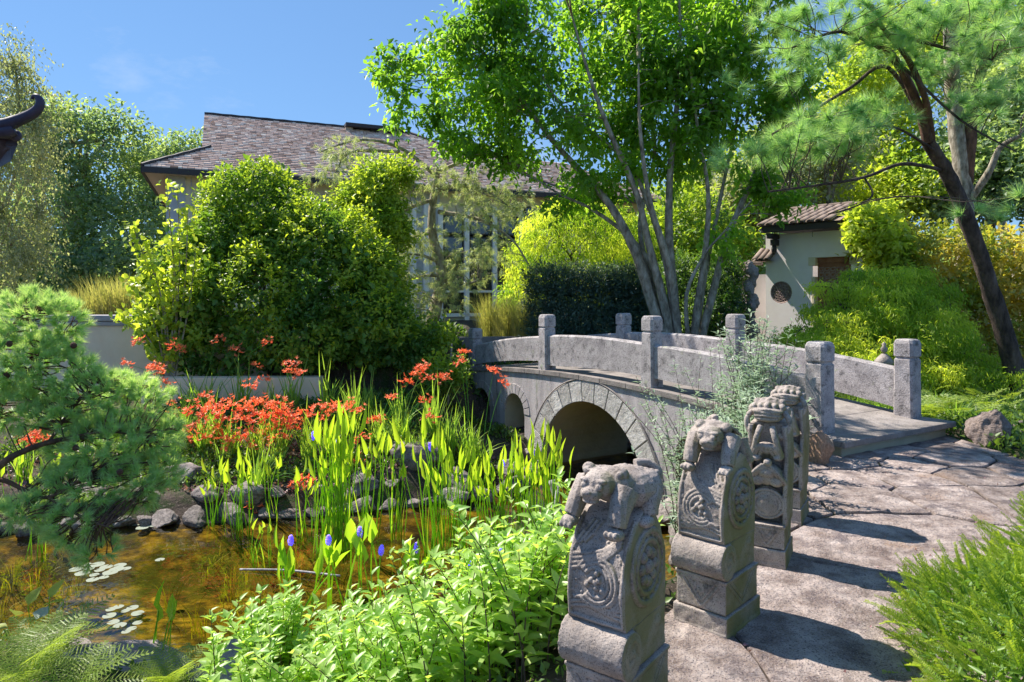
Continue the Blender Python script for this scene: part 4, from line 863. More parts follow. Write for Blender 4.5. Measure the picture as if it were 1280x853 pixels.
# ================================================================== PAVILION EAVE (top left)
def eave():
    Y = 3.2; t = thing('pavilion_roof', 'dark violet glazed roof corner with curled finial at the left edge', 'roof', P(-150, 165, Y))
    q = lambda x, y, dy=0: P(x, y, Y+dy*.6)
    mb = MB(); mb.tube(catmull([q(-260, 60, 1.2), q(-120, 125, .6), q(-40, 153, .2), q(0, 157), q(22, 151), q(38, 144), q(48, 136), q(50.5, 128), q(47, 121.5), q(42, 121), q(40.5, 124.5)], 6), np.interp(np.linspace(0, 1, 61), [0, .3, .55, .75, .92, 1], [.042, .032, .023, .017, .0085, .006]), 10); mb.obj('curled_ridge', M['purple'], t, True, world=True)
    mb = MB(); mb.tube(catmull([q(-260, 72, 1.3), q(-120, 135, .65), q(-40, 161, .22), q(0, 166), q(18, 162)], 5), .030, 8); mb.obj('ridge_base', M['purple'], t, True, world=True)
    for k in range(9):
        x0 = 20-k*15; y0 = 170+k*6.5
        mb = MB(); mb.tube(catmull([q(-110-k*18, 120-k*1, 1.4+.12*k), q(-50-k*16, 158+k*2, .5+.12*k), q(x0, y0, .05+.12*k)], 5), .022, 8); mb.obj('roof_tile_row', M['purple'], t, True, world=True)
        mb = MB(); mb.ell(q(x0, y0, .05+.12*k), (.027, .02, .027)); mb.obj('tile_end', M['purple'], t, True, world=True)
    mb = MB(); a = [q(22, 166, .12), q(14, 186, .15), q(-10, 200, .5), q(-100, 222, 1.2), q(-240, 200, 2.2), q(-260, 75, 1.3), q(-120, 135, .7), q(-40, 162, .25)]
    mb.add(a+[(x, y, z-.06) for x, y, z in a], [tuple(range(8)), tuple(range(15, 7, -1))]+[(i, 8+i, 8+(i+1) % 8, (i+1) % 8) for i in range(8)]); mb.obj('eave_board', M['purple'], t, world=True)
    mb = MB(); bx_, by_, bz_ = q(-130, 200, 1.4); mb.tube([(bx_, by_, -1.6), (bx_, by_, bz_+.15)], .10, 10); mb.obj('post', M['fascia'], t, True, world=True)
eave()
# ================================================================== ROCKS
rk = [rockmesh('rock', i, M['rock'], 4, .3, 1, .10) for i in range(7)]; rl = [rockmesh('rock', 20+i, M['ledge'], 4, .3) for i in range(2)]
def side_(x): return 'below the mugo pine' if x < -3.6 else ('in front of the red flowers' if x < -1.6 else 'between the reeds and the bridge')
def rock(x, y, z, s, label, group=None, me=None, rot=None, name='rock'):
    o = link(name, me or random.choice(rk), None, (x, y, z), rot or (random.uniform(-.2, .2), random.uniform(-.2, .2), random.uniform(0, 6.3)), s); tag(o, label, 'rock', group); return o
far = catmull([(-8.5, 8.32, 0), (-6.05, 8.1, 0), (-4.34, 8.43, 0), (-2.92, 8.64, 0), (-1.98, 8.9, 0), (-.44, 9.45, 0), (.12, 10.1, 0), (.42, 11.2, 0)], 30)
i = 0.0; L = np.concatenate([[0], np.cumsum(np.linalg.norm(np.diff(far, axis=0), axis=1))]); dist = 0
while dist < L[-1]:
    p = np.array([np.interp(dist, L, far[:, k]) for k in range(3)]); r = random.uniform(.09, .25)
    rock(p[0], p[1]+.08, WZ+.03, (r*1.25, r*.8, r*random.uniform(.4, .8)), 'dark grey bank stone in the row '+side_(p[0]), 'stones lining the far pond bank'); 
    if random.random() < .35: rock(p[0]+random.uniform(-.1, .1), p[1]+.30, WZ+.25, (r*1.1, r*.8, r*.6), 'dark grey bank stone in the row '+side_(p[0]), 'stones lining the far pond bank')
    dist += r*1.75
for (px, py, Y, s) in [(330, 590, 9.9, .34), (520, 565, 10.0, .5), (465, 600, 9.5, .4), (560, 600, 9.9, .45), (180, 622, 8.9, .34), (100, 618, 8.8, .4), (215, 600, 9.3, .4)]:
    x, y, z = P(px, py, Y); rock(x, y, z-.05, (s*1.3, s*.8, s*.6), 'larger flat stone set in the soil '+side_(x), 'larger stones above the pond edge')
for (x, y, z, s) in [(.62, 11.9, -1.1, .26), (.95, 12.1, -1.12, .3), (1.4, 12.3, -1.05, .33), (1.9, 12.6, -1.05, .35), (2.45, 12.7, -1.0, .33), (1.15, 12.5, -.85, .3), (2.3, 12.0, -1.1, .26), (2.75, 11.6, -1.05, .34), (2.6, 11.0, -1.1, .34), (2.2, 12.9, -.7, .4), (3.0, 12.1, -.7, .45)]:
    rock(x, y, z, (s*1.15, s, s*.85), 'shaded stone in the pile beneath the bridge arch', 'stones beneath the bridge arch')
def bankstone(x, y, r): rock(x, y, WZ+.15, (r*1.1, r, r*.8), 'weathered stone on the near pond bank below the stone posts', 'stones on the near pond bank')
for (x, y, r) in [(1.25, 5.2, .25), (1.5, 5.75, .28), (1.75, 6.3, .25), (1.95, 7.0, .3), (2.0, 7.7, .3), (2.0, 8.4, .3), (.9, 4.75, .25), (.4, 4.5, .25), (1.6, 5.4, .3), (-.3, 4.55, .25)]: bankstone(x, y, r)
rock(*P(165, 850, 4.95), (.62, .55, .30), 'large pale ledge rock at the near water edge beside the fern', None, rl[0], (0.05, .05, .4), 'ledge_rock')
rock(*P(300, 840, 5.0), (.5, .4, .26), 'pinkish ledge rock half hidden under the pale leafy shrub', None, rl[1], (0.0, .1, 1.4), 'ledge_rock')
rock(*P(60, 835, 5.3), (.5, .35, .2), 'flat ledge rock behind the bottom left fern', None, rl[1], (0.1, .0, 2.4), 'ledge_rock')
rock(5.17, 7.32, .16, (.235, .21, .27), 'craggy brown boulder on the path edge right of the bridge', None, rockmesh('boulder', 41, M['boulder'], 5, .45, 1, .13), (0, .1, .5), 'boulder')
rock(6.1, 8.0, .0, (.3, .3, .2), 'low grey rock in the fern bed behind the craggy boulder', None, rk[3], (0, .1, .5), 'rock')
rock(2.93, 6.48, .16, (.105, .12, .21), 'upright orange brown stone at the foot of the bridge post', None, rockmesh('orange_stone', 55, M['orange_rock'], 4, .25, 1, .12), (0, .15, .3), 'orange_stone')
def scholar():
    mb = MB(); rr = random.Random(4)
    for k in range(16): z = k*.10; mb.ell((.05*math.sin(k*1.1), .04*math.cos(k*1.7), z), (.11+.045*math.sin(k*1.9), .10, .10+rr.random()*.03))
    me = voxel(mb, .02, M['orange_rock'], 'scholar_rock', 1, .02); me.materials.clear(); me.materials.append(M['ledge'])
    x, y, z = P(939, 420, 14.6); tag(link('scholar_rock', me, None, (x, y, z)), 'tall knobbly standing stone in front of the low white wall', 'standing stone')
scholar()
def lantern():
    x, y, z = P(1105, 470, 9.2); t = thing('stone_lantern', 'small stone lantern finial peeping over the rail in front of the lace maple', 'lantern', (x, y, z))
    for nm, prof in (('finial', [(.30, .0), (.33, .035), (.37, .045), (.40, .02), (.43, .03), (.46, .0)]), ('cap', [(.17, .11), (.20, .12), (.26, .07), (.30, .03)]), ('base', [(-.2, .08), (.0, .07), (.05, .10), (.17, .10)])):
        mb = MB(); V = []; K = 12
        for zz, r in prof:
            for k in range(K): a = 2*math.pi*k/K; V.append((max(r, .001)*math.cos(a), max(r, .001)*math.sin(a), zz))
        mb.add(V, [(i*K+j, i*K+(j+1) % K, (i+1)*K+(j+1) % K, (i+1)*K+j) for i in range(len(prof)-1) for j in range(K)]); mb.obj(nm, M['carved'], t, True)
lantern()
# driftwood at the reeds
for (a, lab) in (([(690, 600, 8.6), (700, 640, 8.5), (712, 668, 8.4), (735, 690, 8.35)], 'pale driftwood branch rising from the water by the reeds'), ([(655, 690, 8.0), (690, 640, 8.2), (700, 590, 8.6)], 'thin bleached root standing among the reeds'), ([(640, 655, 8.6), (665, 675, 8.4), (683, 692, 8.3)], 'short sawn driftwood log lying in the water')):
    mb = MB(); mb.tube(catmull([P(*q) for q in a], 5), np.linspace(.05, .018, 5*(len(a)-1)+1), 8); o = mb.obj('driftwood', M['driftwood'], None, True); tag(o, lab, 'driftwood')
mb = MB(); mb.tube(catmull([P(300, 712, 7.0), P(360, 713, 6.95), P(425, 720, 6.75)], 5), .011, 8); tag(mb.obj('floating_stick', M['driftwood'], None, True), 'long pale stick floating on the pond in front of the reeds', 'stick')
# ================================================================== FOLIAGE
def shrubthing(name, label, cat, base, group=None): return thing(name, label, cat, base, 0, group)
def tree(name, label, base, clumps, mat, n, per, Ln, Wd, trunk_r=.2, barkm='bark', limbs=7, **k):
    t = thing(name, label, 'tree', base, 0, k.pop('group', None)); b = np.array(base)
    cs = np.array([c for c, r in clumps]); top = cs[np.argmax(cs[:, 2])]; stems = []
    main = catmull([b, b+(top-b)*.35+rng.normal(size=3)*.2, b+(top-b)*.7+rng.normal(size=3)*.3, top], 6); tb = TB().add(main, np.linspace(trunk_r, trunk_r*.25, len(main)), 10, .04); tb.obj('trunk', M[barkm], t)
    stems.append(main)
    for i in range(min(limbs, len(cs))):
        c = cs[i]; s = main[rng.integers(5, len(main)-4)]
        if c[2] < s[2]: s = main[4]
        l = catmull([s, s+(c-s)*.5+np.array([0, 0, .1*np.linalg.norm(c-s)]), c], 6); TB().add(l, np.linspace(trunk_r*.4, trunk_r*.1, len(l)), 6, .03).obj('limb', M[barkm], t); stems.append(l)
    tw = k.pop('twigs', 60); o, pts = foliage('crown', t, clumps, n, per, Ln, Wd, mat, **k)
    if tw: twigs_to('twigs', t, pts[rng.choice(len(pts), tw)], stems, trunk_r*.15, M[barkm])
    return t
# ---- far trees, left
E = ell_px
lobes_ = lambda c: lobes(c, 7, .45)+[(p, r*.8) for p, r in c]
tree('oak_tree', 'dense dark green round crowned tree left of the house', P(120, 372, 38)[:2]+(.8,), lobes_([E(125, 200, 38, 55, 60), E(75, 180, 37, 55, 50), E(170, 235, 39, 45, 42), E(60, 270, 36, 75, 70), E(135, 300, 37, 62, 60), E(190, 300, 38, 35, 70), E(20, 330, 36, 60, 50), E(100, 345, 35, 110, 40)]), M['oak'], 7000, 11, .25, .15, .45, spread=.7, shell=.4, tv=.9, lumps=.45, limbs=8, core=.8)
tree('oak_tree', 'smaller sunlit tree top showing between the oak and the roof', P(225, 372, 45)[:2]+(.9,), [E(235, 195, 45, 45, 20), E(215, 230, 45, 40, 42), E(258, 188, 45, 25, 16), E(255, 300, 45, 50, 80)], M['oak'], 2000, 11, .27, .16, .3, spread=.7, shell=.4, tv=.8, lumps=.4, core=.8)
tree('birch_tree', 'airy yellow green weeping birch at the left edge', P(-15, 372, 24)[:2]+(.4,), [E(20, 90, 24, 35, 55), E(-15, 120, 24, 50, 70), E(45, 150, 24, 38, 50), E(5, 190, 23, 55, 60), E(50, 200, 24, 20, 50), E(0, 270, 23, 50, 60), E(50, 270, 23.5, 18, 50), E(-30, 330, 23, 60, 50), E(30, 325, 22.5, 50, 40)], M['birch'], 1500, 13, .11, .06, .12, spread=.5, droop=.9, up=-.2, shell=1, core=0, tv=.9, lumps=.8, twigs=300)
# ---- far trees, right and centre background
bgt = [
 (1010, 22, [E(1010, 215, 22, 70, 60), E(960, 240, 21, 50, 40), E(930, 265, 23, 50, 45), E(905, 300, 24, 40, 45)], 'birch', 'pale green leafy tree behind the gate roof', .22),
 (1130, 24, [E(1110, 190, 24, 70, 60), E(1080, 120, 25, 60, 60), E(1130, 250, 23, 70, 45), E(1060, 245, 23, 50, 35)], 'bright', 'mid green tree between the gate and the leaning pine', .24),
 (1230, 22, [E(1225, 200, 22, 60, 60), E(1250, 130, 23, 60, 60), E(1270, 240, 21, 60, 45), E(1190, 250, 22, 45, 40)], 'oak', 'dark green tree behind the leaning pine trunk', .26),
 (1290, 27, [E(1280, 60, 27, 70, 60), E(1200, 60, 28, 70, 50), E(1140, 60, 27, 60, 60), E(1310, 130, 27, 60, 70)], 'bright', 'high backlit tree filling the top right corner', .28),
 (900, 30, [E(900, 250, 30, 60, 60), E(850, 290, 30, 60, 50), E(830, 330, 29, 60, 45), E(960, 200, 31, 50, 50)], 'bright', 'sunlit tree behind the many stemmed tree', .3),
 (760, 32, [E(760, 300, 32, 70, 40), E(720, 320, 31, 50, 30), E(800, 270, 33, 45, 35)], 'bright', 'distant leafy tree right of the house wing', .3)]
for px, Y, cl, m, lab, L in bgt:
    tree('background_tree', lab, P(px, 372, Y)[:2]+(.5,), lobes_(cl), M[m], int(2600 if Y < 29 else 2000), 9, L*.72, L*.45, .2, spread=.55, shell=.6, tv=.8, lumps=.6, core=.5, twigs=70, limbs=5)
# distant wood closing the view
dw = [E(x, 345+rng.normal()*6, 70+rng.normal()*3, 55, 30+rng.random()*14) for x in range(-120, 1420, 60)]
o, _ = foliage('distant_wood', None, dw, 9000, 5, .9, .6, M['oak'], spread=1.4, tv=.8, lumps=.25, shell=.35, core=.8); tag(o, kind='stuff')
# ---- ornamental grasses
def grassclump(name, label, cat, x, y, z, n, H_, W_, mat, lean=.5, rad=.3, group=None, tv=.6):
    t = thing(name, label, cat, (x, y, z), 0, group); blades('foliage', t, [(x, y, z)], n, H_, W_, mat, lean=lean, rad=rad, tv=tv); return t
for i, (px, lab) in enumerate(((105, 'leftmost tuft of tall pale grass above the dark coping'), (128, 'tuft of tall pale grass above the coping, second from the left'), (150, 'tuft of tall pale grass above the coping, third from the left'), (172, 'rightmost tuft of tall pale grass above the coping, next to the climber'))):
    x, y, z = P(px, 372, 14.2); grassclump('ornamental_grass', lab, 'grass tuft', x, y, .85, 420, 1.25 if i else 1.0, .02, M['grass'], .35, .38, 'tall grass tufts behind the coping')
for px, Y, lab in ((632, 15.6, 'wispy pale ornamental grass left of the dark hedge'), (655, 15.3, 'second wispy ornamental grass, touching the dark hedge'), (612, 16.2, 'smaller wispy grass under the tall windows')):
    x, y, z = P(px, 415, Y); grassclump('ornamental_grass', lab, 'grass tuft', x, y, .62, 520, 1.15, .012, M['grass'], .45, .3, 'wispy grasses under the windows')
# ---- big climber mound
cl = [E(320, 255, 13.6, 62, 48, 1.0), E(295, 305, 13.4, 66, 50, 1.1), E(370, 300, 13.3, 75, 50, 1.1), E(250, 335, 13.2, 48, 50, 1), E(400, 330, 13, 85, 55, 1.1), E(310, 370, 12.8, 105, 70, 1.2), E(430, 375, 12.8, 80, 60, 1.1), E(230, 400, 12.8, 50, 55, .9), E(360, 420, 12.6, 130, 45, 1), E(470, 415, 12.7, 55, 50, .8), E(265, 440, 12.6, 75, 30, .8), E(215, 360, 13, 28, 40, .8), E(330, 225, 13.8, 32, 16, .6), E(445, 335, 13.1, 55, 40, .9)]
big = [(c, r*.93) for c, r in cl]; cl = lobes(big, 9, .42)+[(c, r*.86) for c, r in big]
cl += lobes([E(350, 262, 13.6, 45, 32, .9), E(420, 300, 13.2, 42, 34, .8)], 8, .4)+[E(350, 265, 13.6, 40, 28, .8)]
t = thing('climber_mound', 'huge rounded mass of green climber covering the terrace before the house', 'shrub', P(330, 470, 12.8)[:2]+(-.3,))
foliage('crown', t, cl, 18000, 8, .088, .048, M['mound'], spread=.13, shell=.25, core=.9, tv=1.3, lumps=1.6, up=.35, flat=.3)
foliage('inner_foliage', t, [(c, r*.84) for c, r in big], 2600, 7, .15, .10, M['globe'], spread=.2, shell=.3, core=.8, tv=.5)
sh = []; scs = []
pts, g = sprays(big, 70, .05, .95); k_ = pts[:, 2] > .6; pts, g = pts[k_], g[k_]; nsh = len(pts); L_s = .15+.2*rng.random(nsh); dd = unit(g*.8+np.array([0, 0, .7])+rdir(nsh)*.35)
q = 12; fr = np.tile((np.arange(q)+1)/q, nsh)[:, None]; Pp = np.repeat(pts, q, 0)+np.repeat(dd*L_s[:, None], q, 0)*fr; V, T = leafgeo8(Pp, unit(rdir(nsh*q)+np.repeat(dd, q, 0)*.5), unit(rdir(nsh*q)*.6+np.array([0, 0, .9])), .085+.04*rng.random(nsh*q), .05+.02*rng.random(nsh*q), .2, .25); wobj('outer_shoots', V, T, M['bright'], t, np.repeat(rng.random(nsh*q)*.7+.3, 8))['kind'] = 'stuff'
for k in range(5): p = np.array(t.location)+np.array([(k-2)*.5, .2, 0]); TB().add(catmull([p, p+np.array([.1*k, .1, .8]), cl[k][0]], 6), np.linspace(.05, .02, 13), 6, .05).obj('stem', M['bark'], t)
# round-leafed young tree at its left
t = thing('redbud_sapling', 'young tree with round bright leaves at the left side of the climber mound', 'tree', P(212, 430, 12)[:2]+(-.2,)); stems = []
for tipx, tipy in ((208, 228), (222, 236), (165, 280), (180, 300), (235, 262), (160, 345), (190, 335), (215, 300), (150, 390), (245, 310)):
    b = np.array(t.location); tp = np.array(P(tipx, tipy, 11.8)); s = catmull([b, b+(tp-b)*.5+np.array([.1, 0, .25]), tp], 6); stems.append(s); TB().add(s, np.linspace(.022, .005, len(s)), 5).obj('stem', M['bark'], t)
ap = np.concatenate([s[3:] for s in stems]); q = 950; ip = rng.integers(0, len(ap), q); Pt = ap[ip]+rng.normal(size=(q, 3))*np.array([.08, .08, .07])
V, T = leafgeo8(Pt, unit(rdir(q)+np.array([0, 0, -.5])), unit(rdir(q)*.7+np.array([0, -.2, .9])), .085+.05*rng.random(q), .08+.035*rng.random(q), .1, .2); wobj('foliage', V, T, M['bright'], t, np.repeat(rng.random(q)*.6+.35, 8))
# ---- weeping conifer and bright leafy bush before the windows
t = thing('weeping_pine', 'grey green weeping pine with gnarled trunk before the tall windows', 'tree', P(533, 415, 16)[:2]+(.6,)); stems = []
tr = catmull([t.location[:], P(545, 385, 16), P(552, 340, 16), P(540, 290, 16), P(543, 240, 16), P(548, 210, 16)], 6); stems.append(tr); TB().add(tr, np.linspace(.16, .06, len(tr)), 10, .08).obj('trunk', M['bark'], t)
for a in ([(543, 240), (575, 232), (610, 240), (640, 262)], [(541, 250), (510, 262), (480, 290), (455, 330)], [(541, 292), (520, 295), (505, 310)], [(552, 330), (530, 320), (508, 318)], [(552, 345), (530, 345), (510, 350)], [(548, 265), (600, 275), (640, 300), (660, 330)], [(545, 220), (500, 185), (450, 175), (400, 190)], [(549, 215), (590, 200), (640, 215)], [(548, 380), (575, 360), (600, 350)], [(500, 190), (440, 190), (420, 215)]):
    l = catmull([P(x, y, 16-.25*i) for i, (x, y) in enumerate(a)], 6); stems.append(l); TB().add(l, np.linspace(.055, .015, len(l)), 6, .05).obj('limb', M['bark'], t)
cl = [E(570, 225, 15.6, 70, 22, .8), E(600, 260, 15.4, 55, 26, .7), E(520, 300, 15.8, 40, 28, .7), E(600, 320, 15.6, 45, 35, .6), E(430, 190, 15.6, 42, 17, .5), E(470, 250, 15.4, 60, 35, .7), E(560, 360, 15.6, 40, 35, .6), E(640, 255, 15.4, 30, 30, .5), E(490, 350, 15.2, 40, 25, .6), E(410, 215, 15.4, 30, 14, .4), E(520, 385, 15, 45, 22, .6)]
pts, g = sprays(cl, 1400, .9, 0); d = unit(g*.6+rdir(len(pts))*.5+np.array([0, 0, -.5])); needles('crown', t, pts, d, 30, .13, .009, M['greyneedle'], cone=.9, axis=.12); twigs_to('twigs', t, pts[::7], stems, .02, M['bark'])
cl = [E(470, 240, 15, 32, 30, .8), E(482, 285, 14.8, 30, 50, .8), E(465, 310, 14.6, 40, 35, .7), E(498, 215, 15, 20, 22, .5), E(475, 360, 14.3, 42, 45, .7), E(490, 420, 13.9, 40, 35, .6), E(440, 265, 14.8, 30, 25, .5)]
t = thing('leafy_bush', 'tall bright green leafy bush between the climber mound and the weeping pine', 'shrub', P(490, 440, 14.4)[:2]+(.2,)); foliage('foliage', t, lobes(cl, 5, .5, jit=.5), 2100, 8, .10, .05, M['bright'], spread=.2, shell=.8, core=.3, tv=.9, lumps=1.8); foliage('inner_foliage', t, [(c, r*.75) for c, r in cl], 700, 7, .14, .08, M['mound'], spread=.2)
TB().add(catmull([t.location[:], P(485, 340, 14.6), P(480, 240, 15)], 6), np.linspace(.08, .03, 13), 6).obj('trunk', M['bark'], t)
# ---- weeping lace maple behind the hedge, dark hedge, globe conifer
def lace(name, label, base, cl, n, per, Ln, Wd, trunk, mat='lace', spread=.2, light=None):
    t = thing(name, label, 'maple', base)
    foliage('crown', t, cl, n, per, Ln, Wd, M[mat], spread=spread, shell=.35, core=.8, up=.0, droop=.75, fold=.1, tv=1.0, lumps=1.6, flat=.2, curl=.25)
    stems = []
    for a in trunk: l = catmull(a, 6); stems.append(l); TB().add(l, np.linspace(.07, .015, len(l)), 7, .06).obj('limb', M['pine_bark'], t)
    pts, _ = sprays(cl, 90, .5, .8); twigs_to('twigs', t, pts, stems, .015, M['pine_bark'], sag=.25)
    return t
lace('lace_maple', 'pale green weeping lace leaf maple behind the dark hedge', P(720, 415, 17.5)[:2]+(.5,), [E(700, 300, 17.2, 55, 42, 1.2), E(740, 290, 17.6, 55, 38, 1.3), E(670, 335, 16.8, 38, 45, 1), E(780, 310, 18, 45, 40, 1.1), E(655, 380, 16.6, 30, 40, .7), E(715, 330, 17, 80, 45, 1.2), E(700, 272, 17.5, 35, 18, .8)], 3800, 9, .12, .022, [[P(722, 420, 17.5), P(725, 350, 17.5), P(700, 300, 17.3)], [P(722, 400, 17.5), P(760, 330, 17.8)]])
hcl = [E(x, y, Y, 24, 22, .35) for x, Y in ((678, 14.9), (702, 14.8), (728, 14.7), (754, 14.6), (780, 14.5), (800, 14.4)) for y in (352, 378, 402, 425)]
t = thing('yew_hedge', 'dark green clipped yew hedge behind the bridge rail', 'hedge', P(735, 430, 14.8)[:2]+(.3,))
foliage('foliage', t, hcl, 7200, 9, .06, .017, M['yewdark'], spread=.10, shell=.5, core=.7, up=.6, tv=.9, lumps=3); foliage('inner_foliage', t, [(c, r*.8) for c, r in hcl], 2000, 7, .09, .04, M['yewdark'], spread=.15)
for k in range(9): x, y, z = P(678+k*15, 430, 14.7); TB().add(np.array([(x, y, .2), (x+.05, y, .8), (x, y, 1.3)]), .03, 6).obj('stem', M['bark'], t)
gcl = [E(895, 350, 15.0, 32, 38, .7), E(892, 385, 14.8, 38, 40, .8), E(900, 330, 15.1, 22, 24, .5), E(850, 360, 15.4, 28, 45, .6), E(905, 400, 14.6, 24, 28, .5), E(868, 400, 14.9, 30, 25, .5)]
t = thing('globe_conifer', 'rounded mid green conifer behind the tree stems beside the white wall', 'shrub', P(890, 425, 15)[:2]+(.1,)); foliage('foliage', t, gcl, 3600, 9, .07, .022, M['globe'], spread=.12, shell=.4, core=.8, up=.3, tv=1.0, lumps=2.4)
foliage('inner_foliage', t, [(c, r*.8) for c, r in gcl], 900, 7, .10, .05, M['yewdark'], spread=.15); TB().add(np.array([t.location[:], P(890, 350, 15)]), .06, 6).obj('trunk', M['bark'], t)
bcl = [E(820, 320, 19, 60, 50, 1.2), E(860, 290, 19.5, 55, 50, 1.2), E(780, 370, 18.5, 45, 45, .9), E(830, 380, 18.5, 50, 40, .9), E(925, 380, 19, 30, 40, .7), E(905, 310, 20.5, 40, 35, 1)]
t = thing('laurel_bush', 'deep green bush filling the gap behind the tree stems', 'shrub', P(830, 425, 19)[:2]+(.3,)); foliage('foliage', t, bcl, 2600, 8, .16, .08, M['mound'], spread=.3, shell=.5, core=.7, tv=.9); TB().add(np.array([t.location[:], P(830, 330, 19)]), .08, 6).obj('trunk', M['bark'], t)
# ---- the many-stemmed tree
t = thing('many_stemmed_tree', 'large many stemmed deciduous tree with spreading leafy crown behind the bridge', 'tree', P(848, 432, 13.5)[:2]+(.05,)); stems = []
sd = [([(838, 440, 13.5), (815, 380, 13.5), (796, 320, 13.4), (768, 265, 13.2), (735, 225, 12.8), (690, 175, 12.2), (640, 110, 11.6), (600, 60, 11.2)], .13),
 ([(842, 440, 13.6), (830, 380, 13.7), (812, 310, 13.8), (795, 240, 13.9), (760, 160, 14), (735, 90, 14), (715, 20, 14)], .11),
 ([(848, 440, 13.5), (841, 360, 13.4), (836, 290, 13.4), (838, 210, 13.2), (846, 130, 13), (850, 50, 12.8), (848, -30, 12.6)], .12),
 ([(842, 440, 13.3), (822, 350, 13.1), (790, 300, 12.6), (740, 262, 12.1), (700, 243, 11.6), (650, 212, 11)], .075),
 ([(850, 440, 13.7), (838, 340, 14), (812, 250, 14.2), (800, 160, 14.4), (798, 80, 14.6)], .09),
 ([(866, 440, 13.8), (872, 380, 13.9), (882, 310, 14), (885, 240, 14), (872, 160, 14), (862, 80, 14)], .09),
 ([(872, 440, 13.6), (890, 370, 13.4), (912, 290, 13.2), (940, 225, 13), (960, 160, 12.8), (975, 90, 12.6)], .10),
 ([(862, 440, 14), (858, 370, 14.1), (880, 320, 14.2), (905, 290, 14.4), (940, 250, 14.6)], .05),
 ([(836, 440, 13.2), (815, 360, 12.9), (800, 280, 12.5), (818, 190, 12), (800, 90, 11.5), (770, 10, 11)], .08),
 ([(845, 440, 13.6), (832, 330, 13.6), (800, 230, 13.2), (770, 190, 12.8), (700, 130, 12.4), (655, 50, 12)], .07),
 ([(868, 440, 13.4), (880, 350, 13.2), (900, 250, 12.8), (925, 130, 12.4), (935, 40, 12)], .07)]
Yn = lambda Y: 13.5+(13.5-Y)*.45
sd.append(([(798, 80, 14), (790, -60, 12), (700, -110, 15.8)], .05))
for a, r in sd: l = catmull([P(q[0], q[1], Yn(q[2])) for q in a], 7); stems.append(l); TB().add(l, np.linspace(r*.95, r*.16, len(l)), 10, .035).obj('stem', M['bark'], t)
cl = [E(640, 60, 11.4, 80, 45, 1.3), E(560, 75, 11.2, 48, 30, .8), E(500, 90, 11, 38, 22, .6), E(525, 135, 11, 45, 26, .7), E(600, 140, 11.2, 65, 42, 1), E(680, 130, 11.6, 75, 50, 1.2), E(590, 180, 11, 50, 18, .7), E(655, 190, 11.2, 50, 24, .8), E(740, 60, 12, 80, 55, 1.5), E(760, 150, 12.4, 75, 55, 1.3), E(840, 50, 12.6, 80, 60, 1.5), E(850, 150, 13, 60, 45, 1.1), E(930, 50, 12.4, 70, 60, 1.3), E(930, 140, 12.8, 55, 45, 1), E(740, 230, 12, 45, 24, .8), E(820, 210, 13, 45, 24, .8), E(600, 20, 11.5, 70, 35, 1), E(720, 0, 12, 130, 35, 1.2), E(870, -10, 12, 130, 40, 1.3), E(700, 262, 11.4, 30, 14, .4), E(940, 210, 13, 35, 30, .7), E(990, 100, 12.6, 35, 50, .8), E(900, 90, 13, 50, 40, .9), E(870, 150, 13.5, 45, 30, .8), E(800, 120, 13, 50, 35, .9), E(890, 200, 13.5, 40, 22, .7), E(975, 240, 13.4, 35, 25, .6), E(905, 300, 14, 30, 20, .5)]
cl = [(np.array(P((c[0]/c[1]*F+640), HY-(c[2]-EYE)/c[1]*F, Yn(c[1]))), r*Yn(c[1])/c[1]) for c, r in cl]+[(np.array((-1.0, 10.4, 7.3)), np.array((.8, .7, .5))), (np.array((-.1, 9.9, 7.5)), np.array((.9, .6, .5)))]
o, pts = foliage('crown', t, lobes(cl, 7, .5, jit=.45, low=-1), 4600, 8, .150, .080, M['dogwood'], spread=.22, shell=1, core=0, up=.0, droop=.35, fold=.15, tv=1.1, lumps=.9, curl=.2, flat=.2)
twigs_to('twigs', t, pts[::12], stems, .022, M['bark'], sag=.08)
# ---- right hand pines
t = thing('leaning_pine', 'leaning red barked pine with long needle tufts at the right edge', 'tree', P(1275, 502, 10.4)[:2]+(0,)); stems = []
main = catmull([P(1276, 505, 10.4), P(1262, 440, 10.3), P(1240, 370, 10.2), P(1218, 300, 10), P(1188, 225, 9.8), P(1160, 178, 9.6)], 7); TB().add(main, np.linspace(.145, .085, len(main)), 12, .06).obj('trunk', M['pine_bark'], t); stems.append(main)
for a, r0, m in (([(1160, 178, 9.6), (1150, 140, 9.5), (1128, 90, 9.3), (1100, 50, 9.1), (1085, 20, 9)], .11, 'red_bark'), ([(1165, 180, 9.6), (1158, 130, 9.4), (1135, 75, 9.0), (1105, 38, 8.8), (1085, 5, 8.6)], .07, 'red_bark'), ([(1185, 215, 9.8), (1130, 205, 9.3), (1080, 222, 8.8), (1020, 232, 8.4), (960, 240, 8)], .04, 'pine_bark'), ([(1160, 165, 9.6), (1110, 85, 9.4), (1060, 112, 9.1), (1000, 148, 8.8), (965, 168, 8.6)], .045, 'pine_bark'), ([(1170, 190, 9.6), (1120, 160, 9.2), (1080, 160, 8.9)], .03, 'pine_bark'), ([(1100, 60, 9), (1050, 40, 8.4), (990, 60, 7.8)], .04, 'pine_bark'), ([(1105, 40, 9), (1180, 60, 8.6), (1240, 75, 8.2)], .04, 'pine_bark'), ([(1130, 85, 9.2), (1200, 150, 8.8), (1270, 190, 8.3)], .03, 'pine_bark'), ([(1090, 10, 8.7), (1040, -30, 8.2)], .05, 'pine_bark'), ([(1080, 222, 8.8), (1090, 245, 8.6), (1060, 262, 8.4), (1035, 268, 8.2)], .02, 'pine_bark')):
    l = catmull([P(*q) for q in a], 6); stems.append(l); TB().add(l, np.linspace(r0*.72, r0*.28, len(l)), 8, .05).obj('limb', M[m], t)
